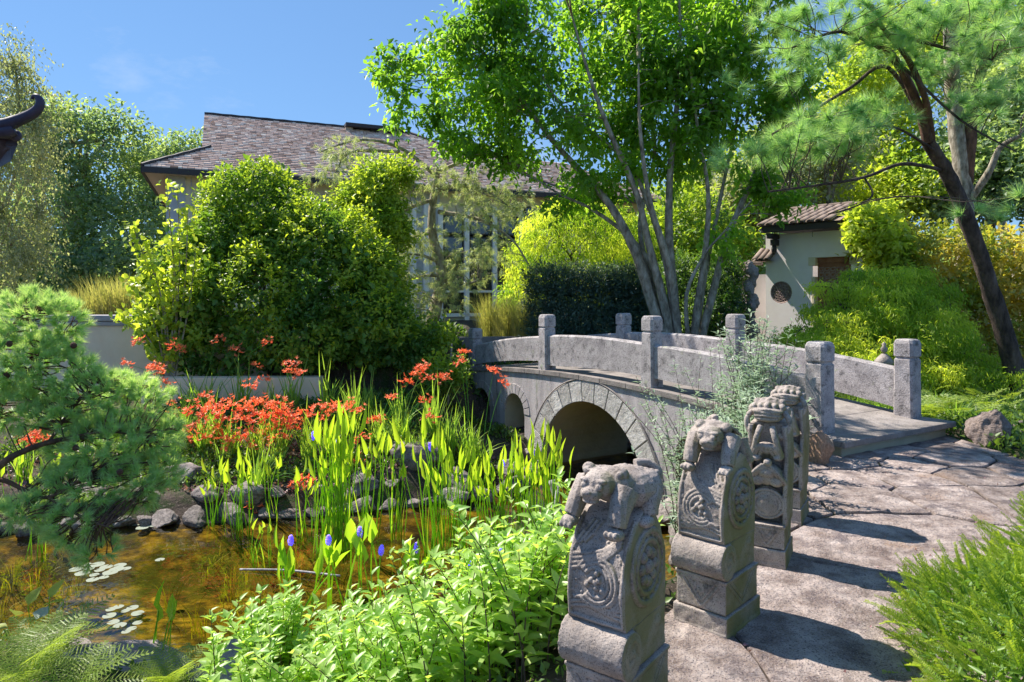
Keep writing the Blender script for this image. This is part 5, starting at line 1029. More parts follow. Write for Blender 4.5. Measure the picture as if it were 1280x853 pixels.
cl = [E(1000, 75, 8.4, 50, 30, .6), E(1030, 160, 8.6, 60, 30, .6), E(1090, 30, 8.6, 80, 30, .8), E(1180, 20, 8.6, 80, 25, .8), E(1250, 40, 8, 55, 40, .7), E(1060, 180, 8.3, 40, 22, .5), E(985, 190, 8.3, 35, 22, .5), E(1130, 60, 8.8, 50, 25, .6), E(1225, 130, 8.6, 50, 25, .6), E(1000, 20, 8.2, 50, 22, .6), E(1100, 140, 8.8, 40, 20, .5), E(905, 205, 8.2, 22, 12, .3), E(945, 195, 8.2, 25, 14, .3)]
pts, g = sprays(cl, 340, 1, 0); ex = np.array([P(*q) for q in [(985, 75, 7.6), (1010, 60, 7.8), (1245, 35, 7), (1275, 30, 7), (1205, 45, 7.4), (1265, 262, 7), (1220, 262, 7.6), (1250, 275, 7.2), (1275, 245, 6.8), (1200, 268, 7.8), (1085, 150, 7.8), (1020, 172, 7.8), (1060, 165, 7.8), (1285, 205, 7), (1110, 5, 7.8), (1150, 12, 7.6), (1270, 80, 7), (1000, 165, 7.9), (905, 100, 8), (925, 110, 8), (960, 60, 8)]])
pts = np.concatenate([pts, ex]); d = unit(rdir(len(pts))*.7+np.array([-.2, -.3, .35])); needles('needle_crown', t, pts, d, 130, .21, .0055, M['needle'], cone=1.0, axis=.05)
twigs_to('twigs', t, pts[::3], stems, .008, M['twig'], sag=.03)
t = thing('grey_pine', 'tall straight grey pine trunk behind the leaning pine', 'tree', P(1208, 330, 16)[:2]+(0,)); stems = []
for a, r0 in (([(1210, 420, 16), (1206, 300, 16), (1203, 220, 16), (1192, 130, 16), (1188, 50, 16), (1184, -40, 16)], .24), ([(1206, 240, 16), (1212, 190, 15.9), (1216, 130, 15.8), (1228, 85, 15.7), (1245, 40, 15.6)], .15), ([(1212, 250, 15.9), (1236, 215, 15.5), (1250, 185, 15.3), (1275, 170, 15)], .09)):
    l = catmull([P(*q) for q in a], 6); stems.append(l); TB().add(l, np.linspace(r0, r0*.5, len(l)), 10, .04).obj('trunk' if r0 > .2 else 'limb', M['red_bark' if r0 < .2 and r0 > .1 else 'bark'], t)
cl = [E(1200, 10, 15.5, 90, 25, 1), E(1250, 60, 15, 50, 30, .9), E(1160, 90, 15.4, 40, 25, .7), E(1275, 110, 15, 30, 30, .7)]
pts, g = sprays(cl, 220, 1, 0); needles('needle_crown', t, pts, unit(rdir(len(pts))+np.array([0, 0, .4])), 90, .22, .010, M['needle'], axis=.1); twigs_to('twigs', t, pts[::2], stems, .02, M['bark'])
# ---- yellow variegated hedge and climber on the gate
ycl = [E(x, y+rng.normal()*5, 14.5-(x-1100)*.008, 38, 30, .7) for x in range(1110, 1310, 32) for y in (322, 360, 400, 440)]
t = thing('golden_hedge', 'yellow green variegated shrub hedge to the right of the gate', 'hedge', P(1190, 440, 14)[:2]+(0,)); foliage('foliage', t, ycl, 3600, 8, .13, .06, M['yellow'], spread=.22, shell=.5, core=.7, tv=1.1, lumps=1.5, up=.3)
for k in range(14): x, y, z = P(1120+k*13, 470, 13.8); TB().add(np.array([(x, y, 0), (x+.05, y, 1), (x, y, 2)]), .02, 5).obj('stem', M['bark'], t)
t = thing('gate_climber', 'green climber hanging over the right end of the gate roof', 'climber', P(1095, 420, 14)[:2]+(0,)); gc = [E(1090, 290, 14.0, 28, 22, .4), E(1105, 300, 13.9, 25, 22, .4), E(1080, 275, 14.2, 18, 12, .35), E(1098, 268, 14.4, 22, 10, .5), E(1112, 330, 14, 25, 26, .4)]
foliage('foliage', t, gc, 700, 8, .13, .085, M['bright'], spread=.16, tv=1.0, shell=.5); TB().add(catmull([t.location[:], P(1112, 350, 14), P(1095, 280, 14.1)], 5), .03, 6).obj('stem', M['bark'], t)
# ---- right lace maple
lcl = []
for k in range(7):
    hw = 56+17*k; px = 1106+0*k-hw
    while px < 1106+hw:
        u = (px-1106)/hw; py = 342+22*k+24*u*u+random.uniform(-7, 7); lcl.append(E(px, py, 11.9-.27*k+random.uniform(-.35, .35), random.uniform(24, 40), random.uniform(5, 8), .45)); px += random.uniform(22, 34)
lcl += [E(1090, 400, 11.9, 60, 34, .5), E(1150, 410, 11.9, 60, 34, .5)]
lace('lace_maple', 'broad mounded lace leaf maple between the bridge rail and the leaning pine', P(1115, 500, 11)[:2]+(0,), lcl, 8200, 10, .070, .019, [[P(1118, 512, 11.5), P(1112, 452, 11.5), P(1090, 412, 11.5), P(1060, 392, 11.5)], [P(1112, 452, 11.5), P(1075, 417, 11.3), P(1020, 427, 11.1)], [P(1114, 442, 11.5), P(1150, 407, 11.5), P(1190, 402, 11.5)], [P(1115, 482, 11.5), P(1080, 462, 11.0), P(1040, 457, 10.8)]], spread=.13)
# lower shade planting on the right: ferns and grass tufts
def frondmesh(ln, wd, mat, n=22, seed=0):
    r = random.Random(seed); Pt = []; D = []; L = []; 
    for i in range(n):
        t = (i+.5)/n; c = np.array([ln*t, 0, ln*(.45*t-.62*t*t)]); pl = wd*math.sin(math.pi*min(1, .12+t*.88))**.8
        for s in (-1, 1):
            Pt.append(c); D.append((.35, s, -.15+r.uniform(-.1, .1))); L.append(pl*r.uniform(.85, 1.1))
    Pt = np.array(Pt); D = np.array(D); L = np.array(L)+.004; N_ = np.tile([0, 0, 1.], (len(Pt), 1))+rng.normal(size=(len(Pt), 3))*.15
    Ps, Ds, Ls, Ws = [], [], [], []                  # every pinna a slim blade with pinnules along its first half
    for p, d, l in zip(Pt, unit(D), L):
        Ps.append(p); Ds.append(d); Ls.append(l); Ws.append(.35*ln/n); sd_ = np.cross(d, [0, 0, 1])
        for k in range(5):
            tt = (k+.5)/6
            for s_ in (-1, 1): Ps.append(p+d*l*tt); Ds.append(d*1.1+sd_*s_); Ls.append(.42*ln/n*(1.15-tt*.8)+.003); Ws.append(.2*ln/n)
    Ps = np.array(Ps); Ds = np.array(Ds); Ls = np.array(Ls); Ws = np.array(Ws)
    V, T = leafgeo(Ps, Ds, np.tile([0, 0, 1.], (len(Ps), 1))+rng.normal(size=(len(Ps), 3))*.12, Ls, Ws, .1)
    c = np.array([[ln*t, 0, ln*(.45*t-.62*t*t)] for t in np.linspace(-.1, 1, 8)]); tv_, tt = tube(c, np.linspace(.004, .001, 8), 4); tt = np.concatenate([tt[:, [0, 1, 2]], tt[:, [0, 2, 3]]]); b0 = len(V)
    return trimesh('frond', np.concatenate([V, tv_]), np.concatenate([T, tt+b0]), mat, np.concatenate([np.repeat(.3+.6*rng.random(len(Ps)), 4), np.full(len(tv_), .6)]))
fm = [frondmesh(.55, .17, M['fern'], 20, i) for i in range(3)]; fms = [frondmesh(.5, .15, M['fern'], 12, 9)]
def fern(x, y, z, n, sc, label, group, ms=fm):
    t = thing('fern', label, 'fern', (x, y, z), random.uniform(0, 6), group)
    for k in range(n): link('frond', random.choice(ms), t, (0, 0, 0), (random.uniform(-.25, .25), random.uniform(-.9, -.25), k*2*math.pi/n+random.uniform(-.3, .3)), sc*random.uniform(.75, 1.15))
i = 0
for k in range(26):
    px = random.uniform(1070, 1275); Y = random.uniform(8.3, 10.2); x, y, z = P(px, 500, Y)
    if inpath(x, y) < .35 or (Vector((x, y, 0))-BO).dot(U) > -.1 and (Vector((x, y, 0))-BO).dot(Vv) < 2: continue
    fern(x, y, gz(x, y), 9, random.uniform(.7, 1.1), 'lush green fern in the shaded bed behind the craggy boulder', 'ferns in the shaded bed on the right', fms)
for k in range(22):
    px = random.uniform(1060, 1270); Y = random.uniform(7.9, 9.8); x, y, z = P(px, 500, Y)
    if inpath(x, y) < .2 or (Vector((x, y, 0))-BO).dot(Vv) < 2 and (Vector((x, y, 0))-BO).dot(U) > -.3: continue
    grassclump('grass_clump', 'arching green grass clump beside the end of the bridge', 'grass tuft', x, y, gz(x, y), 60, .38, .014, M['sword'], .9, .08, 'grass clumps in the shaded bed', .8)
# ground cover under shrubs on the right and behind (nobody could count it)
def cover(name, n, xr, yr, cond, mat, Ln, Wd, up=1.2, zoff=0.0, hgt=.12):
    X = rng.uniform(*xr, n); Y = rng.uniform(*yr, n); k = cond(X, Y); X, Y = X[k], Y[k]; Z = height(X, Y)+zoff+rng.random(len(X))*hgt; Pt = np.stack([X, Y, Z], 1); q = len(X)
    V, T = leafgeo(Pt, unit(rdir(q)+np.array([0, 0, up])), unit(rdir(q)*.6+np.array([0, -.2, .8])), Ln*(.6+.8*rng.random(q)), Wd*(.6+.8*rng.random(q)), .2); tint = np.repeat(rng.random(q)*.8+.1, 4); o = wobj(name, V, T, mat, None, tint); return tag(o, kind='stuff')
nb = lambda X, Y: ~((np.abs((X-BO.x)*U.x+(Y-BO.y)*U.y-3.75) < 4.1) & ((X-BO.x)*Vv.x+(Y-BO.y)*Vv.y > -.2) & ((X-BO.x)*Vv.x+(Y-BO.y)*Vv.y < 1.9))
cover('ground_cover', 42000, (3.0, 9.5), (6.6, 13.5), lambda X, Y: (sdist(path, X, Y) > .03) & (sdist(pond, X, Y) > .1) & nb(X, Y) & ((X > 4.6) | (Y > 9)), M['cover'], .07, .04, .9, 0, .16)
cover('ground_cover', 16000, (-7, 8), (13, 17), lambda X, Y: sdist(pond, X, Y) > .2, M['cover'], .12, .06, .9, 0, .15)
cover('ground_cover', 30000, (-7.5, .6), (8.9, 12.4), lambda X, Y: (sdist(pond, X, Y) > .45) & nb(X, Y) & (np.sin(X*2.3)+np.cos(Y*3.1+X) > -.7), M['cover'], .07, .035, .9, 0, .13)
cover('ground_cover', 14000, (-6, 2.2), (1.0, 5.6), lambda X, Y: (sdist(pond, X, Y) > .12) & (sdist(path, X, Y) > .06), M['cover'], .045, .028, .9, 0, .07)
cover('leaf_litter', 7000, (-7.5, .6), (8.8, 11), lambda X, Y: (sdist(pond, X, Y) > .3) & nb(X, Y), M['litter'], .05, .03, .1, 0.005, .01)
cover('leaf_litter', 900, (.3, 5), (2.2, 8), lambda X, Y: sdist(path, X, Y) < -.02, M['litter'], .022, .010, .1, 0.05, .008)
# ---- grey leafed bush between posts and bridge
def stemplant(t, x, y, z, H_, lean, n, Ln, Wd, mat, stem_r=.006, pairs=True, big=True, tv=.5, tipgrow=.5, smat='twig', fold=.25, curl=.25, as_objs=None, name='foliage', zstart=.15):
    pts = []; a = random.uniform(0, 6.3); 
    for i in range(7): s = i/6; pts.append((x+math.cos(a)*lean*H_*s*s, y+math.sin(a)*lean*H_*s*s, z+H_*(s-.18*lean*s*s)))
    c = catmull(pts, 3); TB().add(c, np.linspace(stem_r, stem_r*.35, len(c)), 5).obj('stem', M[smat], t)
    s = zstart+(1-zstart)*np.sort(rng.random(n)**.8); ci = s*(len(c)-1); i0 = np.clip(ci.astype(int), 0, len(c)-2); Pt = c[i0]+(c[i0+1]-c[i0])*(ci-i0)[:, None]
    an = np.arange(n)*2.4+rng.random(n)*.6; D = np.stack([np.cos(an), np.sin(an), .35+.5*s+.3*rng.normal(size=n)], 1); Nn = np.stack([-np.cos(an)*.5, -np.sin(an)*.5, np.ones(n)], 1)+rng.normal(size=(n, 3))*.25
    ll = Ln*(1.1-.5*s)*(.75+.5*rng.random(n)); return Pt, D, Nn, ll
acc = {}
def collect(key, a, wr): acc.setdefault(key, []).append((*a, a[3]*wr))
def flush(key, t, mat, name='foliage', fold=.25, curl=.25, tv=.6):
    A = acc.pop(key); Pt, D, Nn, ll, ww = [np.concatenate([a[i] for a in A]) for i in range(5)]; V, T = leafgeo8(Pt, D, Nn, ll, ww, fold, curl); g = np.repeat(np.clip(.5-tv/2+tv*rng.random(len(Pt)), 0, 1), 8); return wobj(name, V, T, mat, t, g)
spots = [(2.02, 6.2, .9, 'grey green butterfly bush rising behind the second carved post'), (1.95, 7.1, 1.25, 'tall grey leafed bush against the right flank of the bridge'), (2.45, 6.9, 1.2, 'grey leafed bush between the bridge and the farthest carved post'), (1.75, 5.6, .8, 'low grey green bush at the foot of the row of posts')]
for bx, by, hh, lab in spots:
    t = thing('grey_bush', lab, 'shrub', (bx, by, gz(bx, by)), 0, None)
    for k in range(34): a = random.uniform(0, 6.3); r = random.uniform(0, .33); x, y = bx+r*math.cos(a), by+r*math.sin(a); z = gz(x, y)-.02; collect('g', stemplant(t, x, y, z, hh*random.uniform(.65, 1.2)+max(0, -z)*.6, random.uniform(.05, .45), 46, .11, .03, None, .006), .26)
    flush('g', t, M['greyleaf'], fold=.3, curl=.35)
t = thing('grey_bush', 'tall loose silver leafed stems rising in front of the bridge rail', 'shrub', (2.35, 7.3, .0))
for k in range(9): x, y = 2.35+random.uniform(-.25, .25), 7.3+random.uniform(-.3, .1); collect('g', stemplant(t, x, y, gz(x, y), random.uniform(1.0, 1.5), random.uniform(.0, .25), 34, .15, .03, None, .007), .22)
flush('g', t, M['greyleaf'], fold=.3, curl=.4)
# ---- foreground shrub
fgi = 0
lf, tf = leafgeo8(np.zeros((1, 3)), np.array([[1., 0, 0]]), np.array([[0, 0, 1.]]), [1.], [.44], .28, .22)
lmesh = [trimesh('leaf', lf, tf, M['shrub'], np.full(8, v)) for v in (.1, .3, .5, .7, .9)]
frontsh = [(-1.45, 4.15, .66, 'pale leafed shrub at the left end of the foreground, over the ledge rock'), (-1.05, 3.7, .72, 'pale leafed shrub in the foreground, second from the left'), (-.75, 4.2, .82, 'pale leafed foreground shrub with the tallest spire of leaves'), (-.55, 3.45, .68, 'pale leafed shrub at the bottom centre of the picture'), (-.2, 4.0, .88, 'pale leafed shrub in front of the violet flower spikes'), (.0, 3.35, .72, 'pale leafed shrub just left of the nearest carved post'), (.2, 3.75, .72, 'pale leafed shrub touching the nearest carved post')]
for bx, by, hh, lab in frontsh:
    z0 = gz(bx, by); t = thing('leafy_shrub', lab, 'shrub', (bx, by, z0), 0, None); nobj = 0
    for k in range(52):
        a = random.uniform(0, 6.3); r = random.uniform(0, .42); x, y = bx+r*math.cos(a), by+r*math.sin(a)*.8; z = gz(x, y)-.02
        h = hh*random.uniform(.66, 1.12)+.06
        if 'tallest' in lab and k < 3: h = 1.08; x = -.72+.1*k
        Pt, D, Nn, ll = stemplant(t, x, y, z, h, random.uniform(.05, .45), 30, .112, .04, None, .005)
        if by < 3.95 and k < 9:                       # the nearest stems carry their leaves one by one
            D = unit(D); S = unit(np.cross(D, Nn)); N2 = np.cross(S, D)
            for j in range(30):
                if nobj >= 280: break
                m = Matrix(((D[j][0], -S[j][0], N2[j][0]), (D[j][1], -S[j][1], N2[j][1]), (D[j][2], -S[j][2], N2[j][2]))).to_4x4(); m.translation = Vector(Pt[j]-wloc(t)); o = link('leaf', random.choice(lmesh), t); o.matrix_local = m @ Matrix.Scale(float(ll[j]), 4); nobj += 1
        else: collect('f', (Pt, D, Nn, ll), .44)
    flush('f', t, M['shrub'])
# ---- bottom left fern, small plants
for k, (x, y, z, s, lab) in enumerate([(-2.45, 3.75, -.62, .72, 'large fern in the bottom left corner, front plant'), (-2.95, 4.3, -.72, .85, 'large fern at the left edge behind the front fern'), (-2.15, 4.3, -.85, .62, 'smaller fern spreading over the ledge rock'), (-2.15, 3.45, -.68, .62, 'low fern at the bottom edge left of the pale shrubs'), (-2.75, 3.85, -.55, .75, 'fern in the left corner between the two larger ones')]):
    fern(x, y, z, 19, s, lab, None)
# ---- yew in the right foreground: shoots with two ranks of needles
def shootmesh(ln, n, seed):
    r = np.random.default_rng(seed); q = n*2; t = np.repeat((np.arange(n)+.5)/n, 2); Pt = np.stack([ln*t, np.zeros(q), -.06*ln*t*t], 1); an = r.random(q)*2*np.pi; sd_ = np.tile([1., -1.], n)
    D = np.stack([.35+.25*r.random(q), sd_*(.85+.2*r.random(q)), .15+.35*np.abs(r.normal(size=q))], 1); L = .034*(1-.4*t)*(.8+.4*r.random(q)); V, T = leafgeo(Pt, D, np.tile([0, 0, 1.], (q, 1)), L, np.full(q, .0078), .25)
    tn = np.repeat(np.clip(.25+.75*t+.15*r.normal(size=q), 0, 1), 4); c = np.array([[0, 0, 0], [ln*.5, 0, -.015*ln], [ln, 0, -.06*ln]]); tv_, tt = tube(c, np.array([.0022, .0018, .001]), 4)
    tt = np.concatenate([tt[:, [0, 1, 2]], tt[:, [0, 2, 3]]]); b = len(V); return trimesh('shoot', np.concatenate([V, tv_]), np.concatenate([T, tt+b]), M['yewfront'], np.concatenate([tn, np.full(len(tv_), .4)]))
def shootspray(seed):
    r = random.Random(seed); return r
sm = [shootmesh(.17+.02*i, 26, 60+i) for i in range(4)]
yb = [((2.16, 2.2, .13), (.62, .75, .48)), ((2.9, 2.9, .13), (.72, .8, .62)), ((2.65, 2.3, .27), (.55, .6, .42)), ((3.3, 3.3, .25), (.6, .6, .72)), ((1.9, 1.7, .02), (.4, .5, .35)), ((2.14, 2.8, .07), (.45, .6, .38))]
t = thing('yew_bush', 'bright green spreading yew bush with upright shoots in the right foreground', 'shrub', (2.4, 2.4, 0)); yc = [(np.array(c), np.array(r)) for c, r in yb]
pts, g = sprays(yc, 10500, .30, .88); k = (pts[:, 2] > -.02) & (pts[:, 1] < 4.2); pts, g = pts[k], g[k]
d = unit(g*.6+rng.normal(size=g.shape)*.32+np.array([-.28, .08, .32])); vis = np.argsort(np.linalg.norm(pts-np.array([.3, 0, 1.6]), axis=1)*(1-.25*(g @ np.array([-.5, -.6, .6])))); one = set(vis[:300].tolist())
Vs, Ts, tn, nv = [], [], [], 0
sv = [(np.array([v.co[:] for v in m.vertices]), np.array([p.vertices[:] for p in m.polygons]), np.array([a.value for a in m.attributes['tint'].data])) for m in sm]
for i in range(len(pts)):
    D = Vector(d[i]); S = D.cross(Vector((rng.normal()*.5, rng.normal()*.5, 1))).normalized(); N2 = S.cross(D); R = Matrix(((D.x, -S.x, N2.x), (D.y, -S.y, N2.y), (D.z, -S.z, N2.z))); s = random.uniform(.42, .78)
    if i in one: m4 = R.to_4x4(); m4.translation = Vector(pts[i]-wloc(t)); o = link('shoot', sm[i % 4], t); o.matrix_local = m4 @ Matrix.Scale(s, 4)
    else: v, tt, tv_ = sv[i % 4]; Vs.append(v*s @ np.array(R).T+pts[i]); Ts.append(tt+nv); tn.append(tv_*.8+.1*rng.random()); nv += len(v)
o = wobj('shoots', np.concatenate(Vs), np.concatenate(Ts), M['yewfront'], t, np.concatenate(tn)); o['kind'] = 'stuff'
foliage('inner_foliage', t, [(c, r*.86) for c, r in yc], 4200, 8, .06, .016, M['globe'], spread=.08, shell=.3)
for k in range(10): TB().add(catmull([t.location[:], np.array(t.location)+np.array([.0, 0, .15]), pts[k*50]], 5), np.linspace(.015, .004, 11), 5).obj('stem', M['twig'], t)
# ---- mugo pine at the left
t = thing('mugo_pine', 'shaggy grey green mugo pine leaning over the pond at the left edge', 'tree', (-4.9, 5.9, -1.2)); stems = []
for a, r0 in (([(-60, 640, 5.1), (0, 582, 5.2), (35, 562, 5.3), (75, 550, 5.4), (105, 548, 5.5)], .032), ([(-60, 600, 5.3), (0, 600, 5.3), (30, 612, 5.3), (60, 622, 5.3), (100, 600, 5.3)], .022), ([(-60, 560, 5.5), (20, 480, 5.6), (60, 440, 5.7)], .03), ([(75, 550, 5.4), (130, 540, 5.5), (180, 545, 5.6)], .014), ([(60, 555, 5.4), (100, 500, 5.6), (150, 470, 5.7)], .014), ([(-60, 500, 5.4), (0, 430, 5.5), (30, 390, 5.6)], .03), ([(60, 622, 5.3), (110, 650, 5.2), (140, 660, 5.1)], .012)):
    l = catmull([P(*q) for q in a], 6); stems.append(l); TB().add(l, np.linspace(r0, r0*.45, len(l)), 8, .06).obj('limb', M['red_bark'], t)
l = catmull([t.location[:], P(-60, 650, 5.2), P(-60, 560, 5.4)], 6); TB().add(l, np.linspace(.09, .05, len(l)), 8).obj('trunk', M['pine_bark'], t)
cl = [E(40, 400, 5.6, 48, 34, .25), E(75, 405, 5.7, 32, 30, .2), E(20, 450, 5.5, 60, 38, .3), E(65, 470, 5.6, 50, 34, .3), E(10, 510, 5.5, 50, 26, .25), E(110, 495, 5.7, 60, 34, .3), E(165, 505, 5.8, 48, 32, .25), E(180, 545, 5.8, 42, 32, .25), E(130, 560, 5.6, 62, 34, .3), E(185, 590, 5.7, 38, 26, .2), E(110, 610, 5.5, 62, 32, .3), E(95, 655, 5.3, 38, 26, .2), E(165, 610, 5.5, 40, 24, .2), E(120, 690, 5.2, 22, 14, .1), E(60, 520, 5.5, 50, 18, .2), E(20, 640, 5.2, 34, 14, .15)]
pts, g = sprays(cl, 1900, .5, .75); d = unit(g*.9+rdir(len(pts))*.45+np.array([-.15, 0, .45])); needles('needles', t, pts, d, 90, .085, .0042, M['mugo'], cone=.75, axis=.05); twigs_to('twigs', t, pts[::2], stems, .006, M['red_bark'], sag=.02)
for px, py in ((92, 432), (12, 430), (95, 560), (150, 590), (8, 470)): mb = MB(); mb.ell(P(px, py, 5.3), (.022, .022, .026)); [mb.ell(np.array(P(px, py, 5.3))+.02*q, (.008, .008, .006), seg=6, ring=4) for q in rdir(26)]; mb.obj('cone', M['cone'], t, world=True)
# ---- reeds: one leaf = tall stalk with spear blade
def reedmesh(h, seed):
    r = np.random.default_rng(seed); bl = r.uniform(.19, .29); c = catmull([(0, 0, 0), (r.normal()*.02, r.normal()*.02, h*.5), (r.normal()*.04, r.normal()*.04, h)], 4); V, T = tube(c, np.linspace(.0085, .0045, len(c)), 4); T = np.concatenate([T[:, [0, 1, 2]], T[:, [0, 2, 3]]])
    tip = c[-1]; a = r.random()*6.28; D = np.array([[.25*math.cos(a), .25*math.sin(a), 1.]]); N_ = np.array([[math.cos(a+r.normal()), math.sin(a+1), 0.2]])
    v1, t1 = leafgeo8(tip[None]-np.array([[0, 0, .03]]), D, N_, [bl], [.050+.018*r.random()], .55, .15); return trimesh('reed_leaf', np.concatenate([V, v1]), np.concatenate([T, t1+len(V)]), M['reed'], np.concatenate([np.linspace(0, .4, len(V)), np.full(8, .6+.3*r.random())]))
def sidereed(h, seed):
    r = np.random.default_rng(seed); return blades('reed_leaf', None, [(0, 0, 0)], 1, h, .022, M['reed'], lean=.12, segs=5, as_mesh=True, rad=.01)
RM = [reedmesh(1.0+.0*i, 100+i) for i in range(9)]+[sidereed(1.0, i) for i in range(3)]
def spike(h, ln=.07):
    mb = MB(); mb.tube([(0, 0, 0), (0, 0, h)], .004, 5); n = len(mb.f); r = random.Random(5)
    for k in range(46): z = h-.01+ln*k/46; a = k*2.4; w_ = .011*math.sin(math.pi*(.12+.85*k/46))+.003; mb.ell((w_*math.cos(a), w_*math.sin(a), z), (.0055, .0055, .0065), seg=5, ring=3)
    me = mb.mesh('flower_spike', M['reed']); me.materials.append(M['violet']); [setattr(p, 'material_index', 1) for i, p in enumerate(me.polygons) if i >= n]
    a = me.attributes.new('tint', 'FLOAT', 'POINT'); a.data.foreach_set('value', np.full(len(me.vertices), .5, np.float32)); return me
SP = spike(.95)
def reedclump(px, py, n, hpx, rad, label, Y=None, spikes=0):
    Y = Y or 853*(EYE-WZ)/(py-HY); x = (px-640)/F*Y; t = thing('pickerel_reed', label, 'reed', (x, Y, WZ-.1), 0, 'clumps of bright green pickerel reeds in the pond'); H0 = hpx/F*Y
    for k in range(n):
        a = random.uniform(0, 6.3); r = rad*math.sqrt(random.random()); o = link('reed_leaf', random.choice(RM), t, (r*math.cos(a), r*math.sin(a)*.7, 0), (random.gauss(0, .08)-.02, random.gauss(0, .10)+r*math.cos(a)*.25, random.uniform(0, 6.3)), (1, 1, H0*random.uniform(.62, 1.05)+.08))
        o.scale = (1, 1, 1); s = (H0*random.uniform(.55, 1.0)+.1)*.70; o.scale = (s*.35+.55, s*.35+.55, s)
    for k in range(spikes): link('flower_spike', SP, t, (random.uniform(-rad, rad), 0, 0), (0, random.gauss(0, .05), 0), (1.2, 1.2, (H0+.1)*.66))
reeds = [(300, 662, 11, 130, .16, 'reed clump in front of the brightest red flowers'), (268, 655, 9, 100, .14, 'short reed clump at the left of the far bank'), (345, 650, 5, 100, .10, 'sparse reeds beside the red blossoms over the water'), (410, 690, 22, 225, .17, 'tall dense reed clump with violet spikes left of centre'), (432, 690, 18, 215, .14, 'tall reed clump pressed against the dense one'), (380, 668, 5, 120, .1, 'thin reeds before the purple flower'), (462, 662, 10, 150, .12, 'slender reeds standing before the flat stone'), (497, 665, 10, 165, .09, 'narrow upright reed bundle in the middle of the far bank'), (545, 690, 18, 205, .15, 'reed clump in the centre of the water, tall middle leaves'), (572, 690, 12, 165, .12, 'shorter reeds right of the central clump'), (610, 685, 16, 150, .15, 'low spreading reeds left of the driftwood'), (640, 690, 20, 172, .16, 'tall reed clump before the small bridge arches'), (668, 680, 20, 180, .16, 'tallest reeds in front of the bridge spandrel'), (695, 665, 12, 160, .12, 'reeds at the left edge of the big arch'), (20, 655, 6, 110, .12, 'reeds below the mugo pine at the far left'), (60, 660, 7, 120, .12, 'reeds behind the mugo pine branch'), (45, 690, 6, 120, .12, 'reeds showing under the mugo pine needles'), (328, 700, 6, 70, .12, 'short water reeds in front of the red reflections')]
for px, py, n, h, rad, lab in reeds: reedclump(px, py, int(n*1.6), h*1.03, rad, lab, spikes=1 if n > 17 else 0)
# near pickerel weed with broad leaves and violet spikes
bl8, bt8 = leafgeo8(np.array([[0, 0, .0]]), np.array([[.08, 0, 1.]]), np.array([[1., 0, .1]]), [.22], [.085], .30, .15)
BLM = []
for v in (.15, .4, .7):
    c = np.array([[0, 0, -.55], [.01, 0, -.2], [0, 0, .01]]); tv_, tt = tube(c, np.array([.007, .006, .005]), 4); tt = np.concatenate([tt[:, [0, 1, 2]], tt[:, [0, 2, 3]]]); BLM.append(trimesh('broad_leaf', np.concatenate([bl8, tv_]), np.concatenate([bt8, tt+8]), M['reed'], np.full(8+len(tv_), v)))
SP2 = spike(.55, .075)
near = [(362, 690, 5.2, 'pickerel weed at the left of the near flower spikes'), (413, 690, 5.1, 'pickerel weed behind the leafy spire, left side'), (453, 680, 5.0, 'pickerel weed with a broad bright leaf below its violet spike'), (520, 700, 4.9, 'pickerel weed with dark upright leaf in the centre'), (585, 720, 4.8, 'pickerel weed with small violet spike in the centre right'), (624, 705, 4.8, 'pickerel weed before the fallen reflection'), (669, 735, 4.7, 'low pickerel weed left of the nearest carved post'), (700, 705, 4.7, 'pickerel weed touching the shoulder of the nearest carved post'), (205, 760, 5.2, 'small arrow leafed water plant by the lily pads')]
for k, (px, py, Y, lab) in enumerate(near):
    x, y, z = P(px, py, Y); t = thing('pickerel_weed', lab, 'water plant', (x, y, WZ-.1), 0, 'pickerel weed along the near water edge'); top = z-(WZ-.1)
    for j in range(7 if k < 8 else 5): s = random.uniform(.75, 1.15); link('broad_leaf', BLM[(j+k) % 3], t, (random.uniform(-.09, .09), random.uniform(-.08, .08), top+random.uniform(-.22, .02)), (random.gauss(0, .22), random.gauss(0, .25), random.uniform(0, 6.3)), (s, s, s))
    if k < 8: link('flower_spike', SP2, t, (0, 0, top-.55+.06), (0, random.gauss(0, .03), 0), (1.25, 1.25, 1)); 
    if k in (2, 7): link('flower_spike', SP2, t, (.08, 0, top-.62), (0, .1, 0), (1.25, 1.25, 1))
x, y, z = P(55, 770, 4.6)
t = thing('arrow_plant', 'arrow leafed plant with heart shaped leaves above the fern', 'water plant', (x, y, WZ)); HM = []
for j in range(9): q, w_ = leafgeo8(np.zeros((1, 3)), np.array([[1., 0, -.2]]), np.array([[0, 0, 1.]]), [.14], [.10], .12, .25); HM.append((q, w_))
hm = trimesh('leaf', HM[0][0], HM[0][1], M['bright'], np.full(8, .8)); hg = trimesh('leaf', HM[0][0], HM[0][1], M['greyleaf'], np.full(8, .8))
for j, (lx, ly) in enumerate([(20, 770), (35, 757), (62, 748), (80, 752), (72, 768), (45, 775), (10, 785), (88, 770)]): q = Vector(P(lx, ly, 4.6+.05*j)); link('leaf', hg if j in (5, 4) else hm, t, q-t.location, (random.gauss(0, .4), -.5+random.gauss(0, .4), random.uniform(0, 6.3))); TB().add(catmull([t.location[:], (np.array(t.location)+np.array(q))/2, q], 4), .003, 4).obj('stem', M['reed'], t)
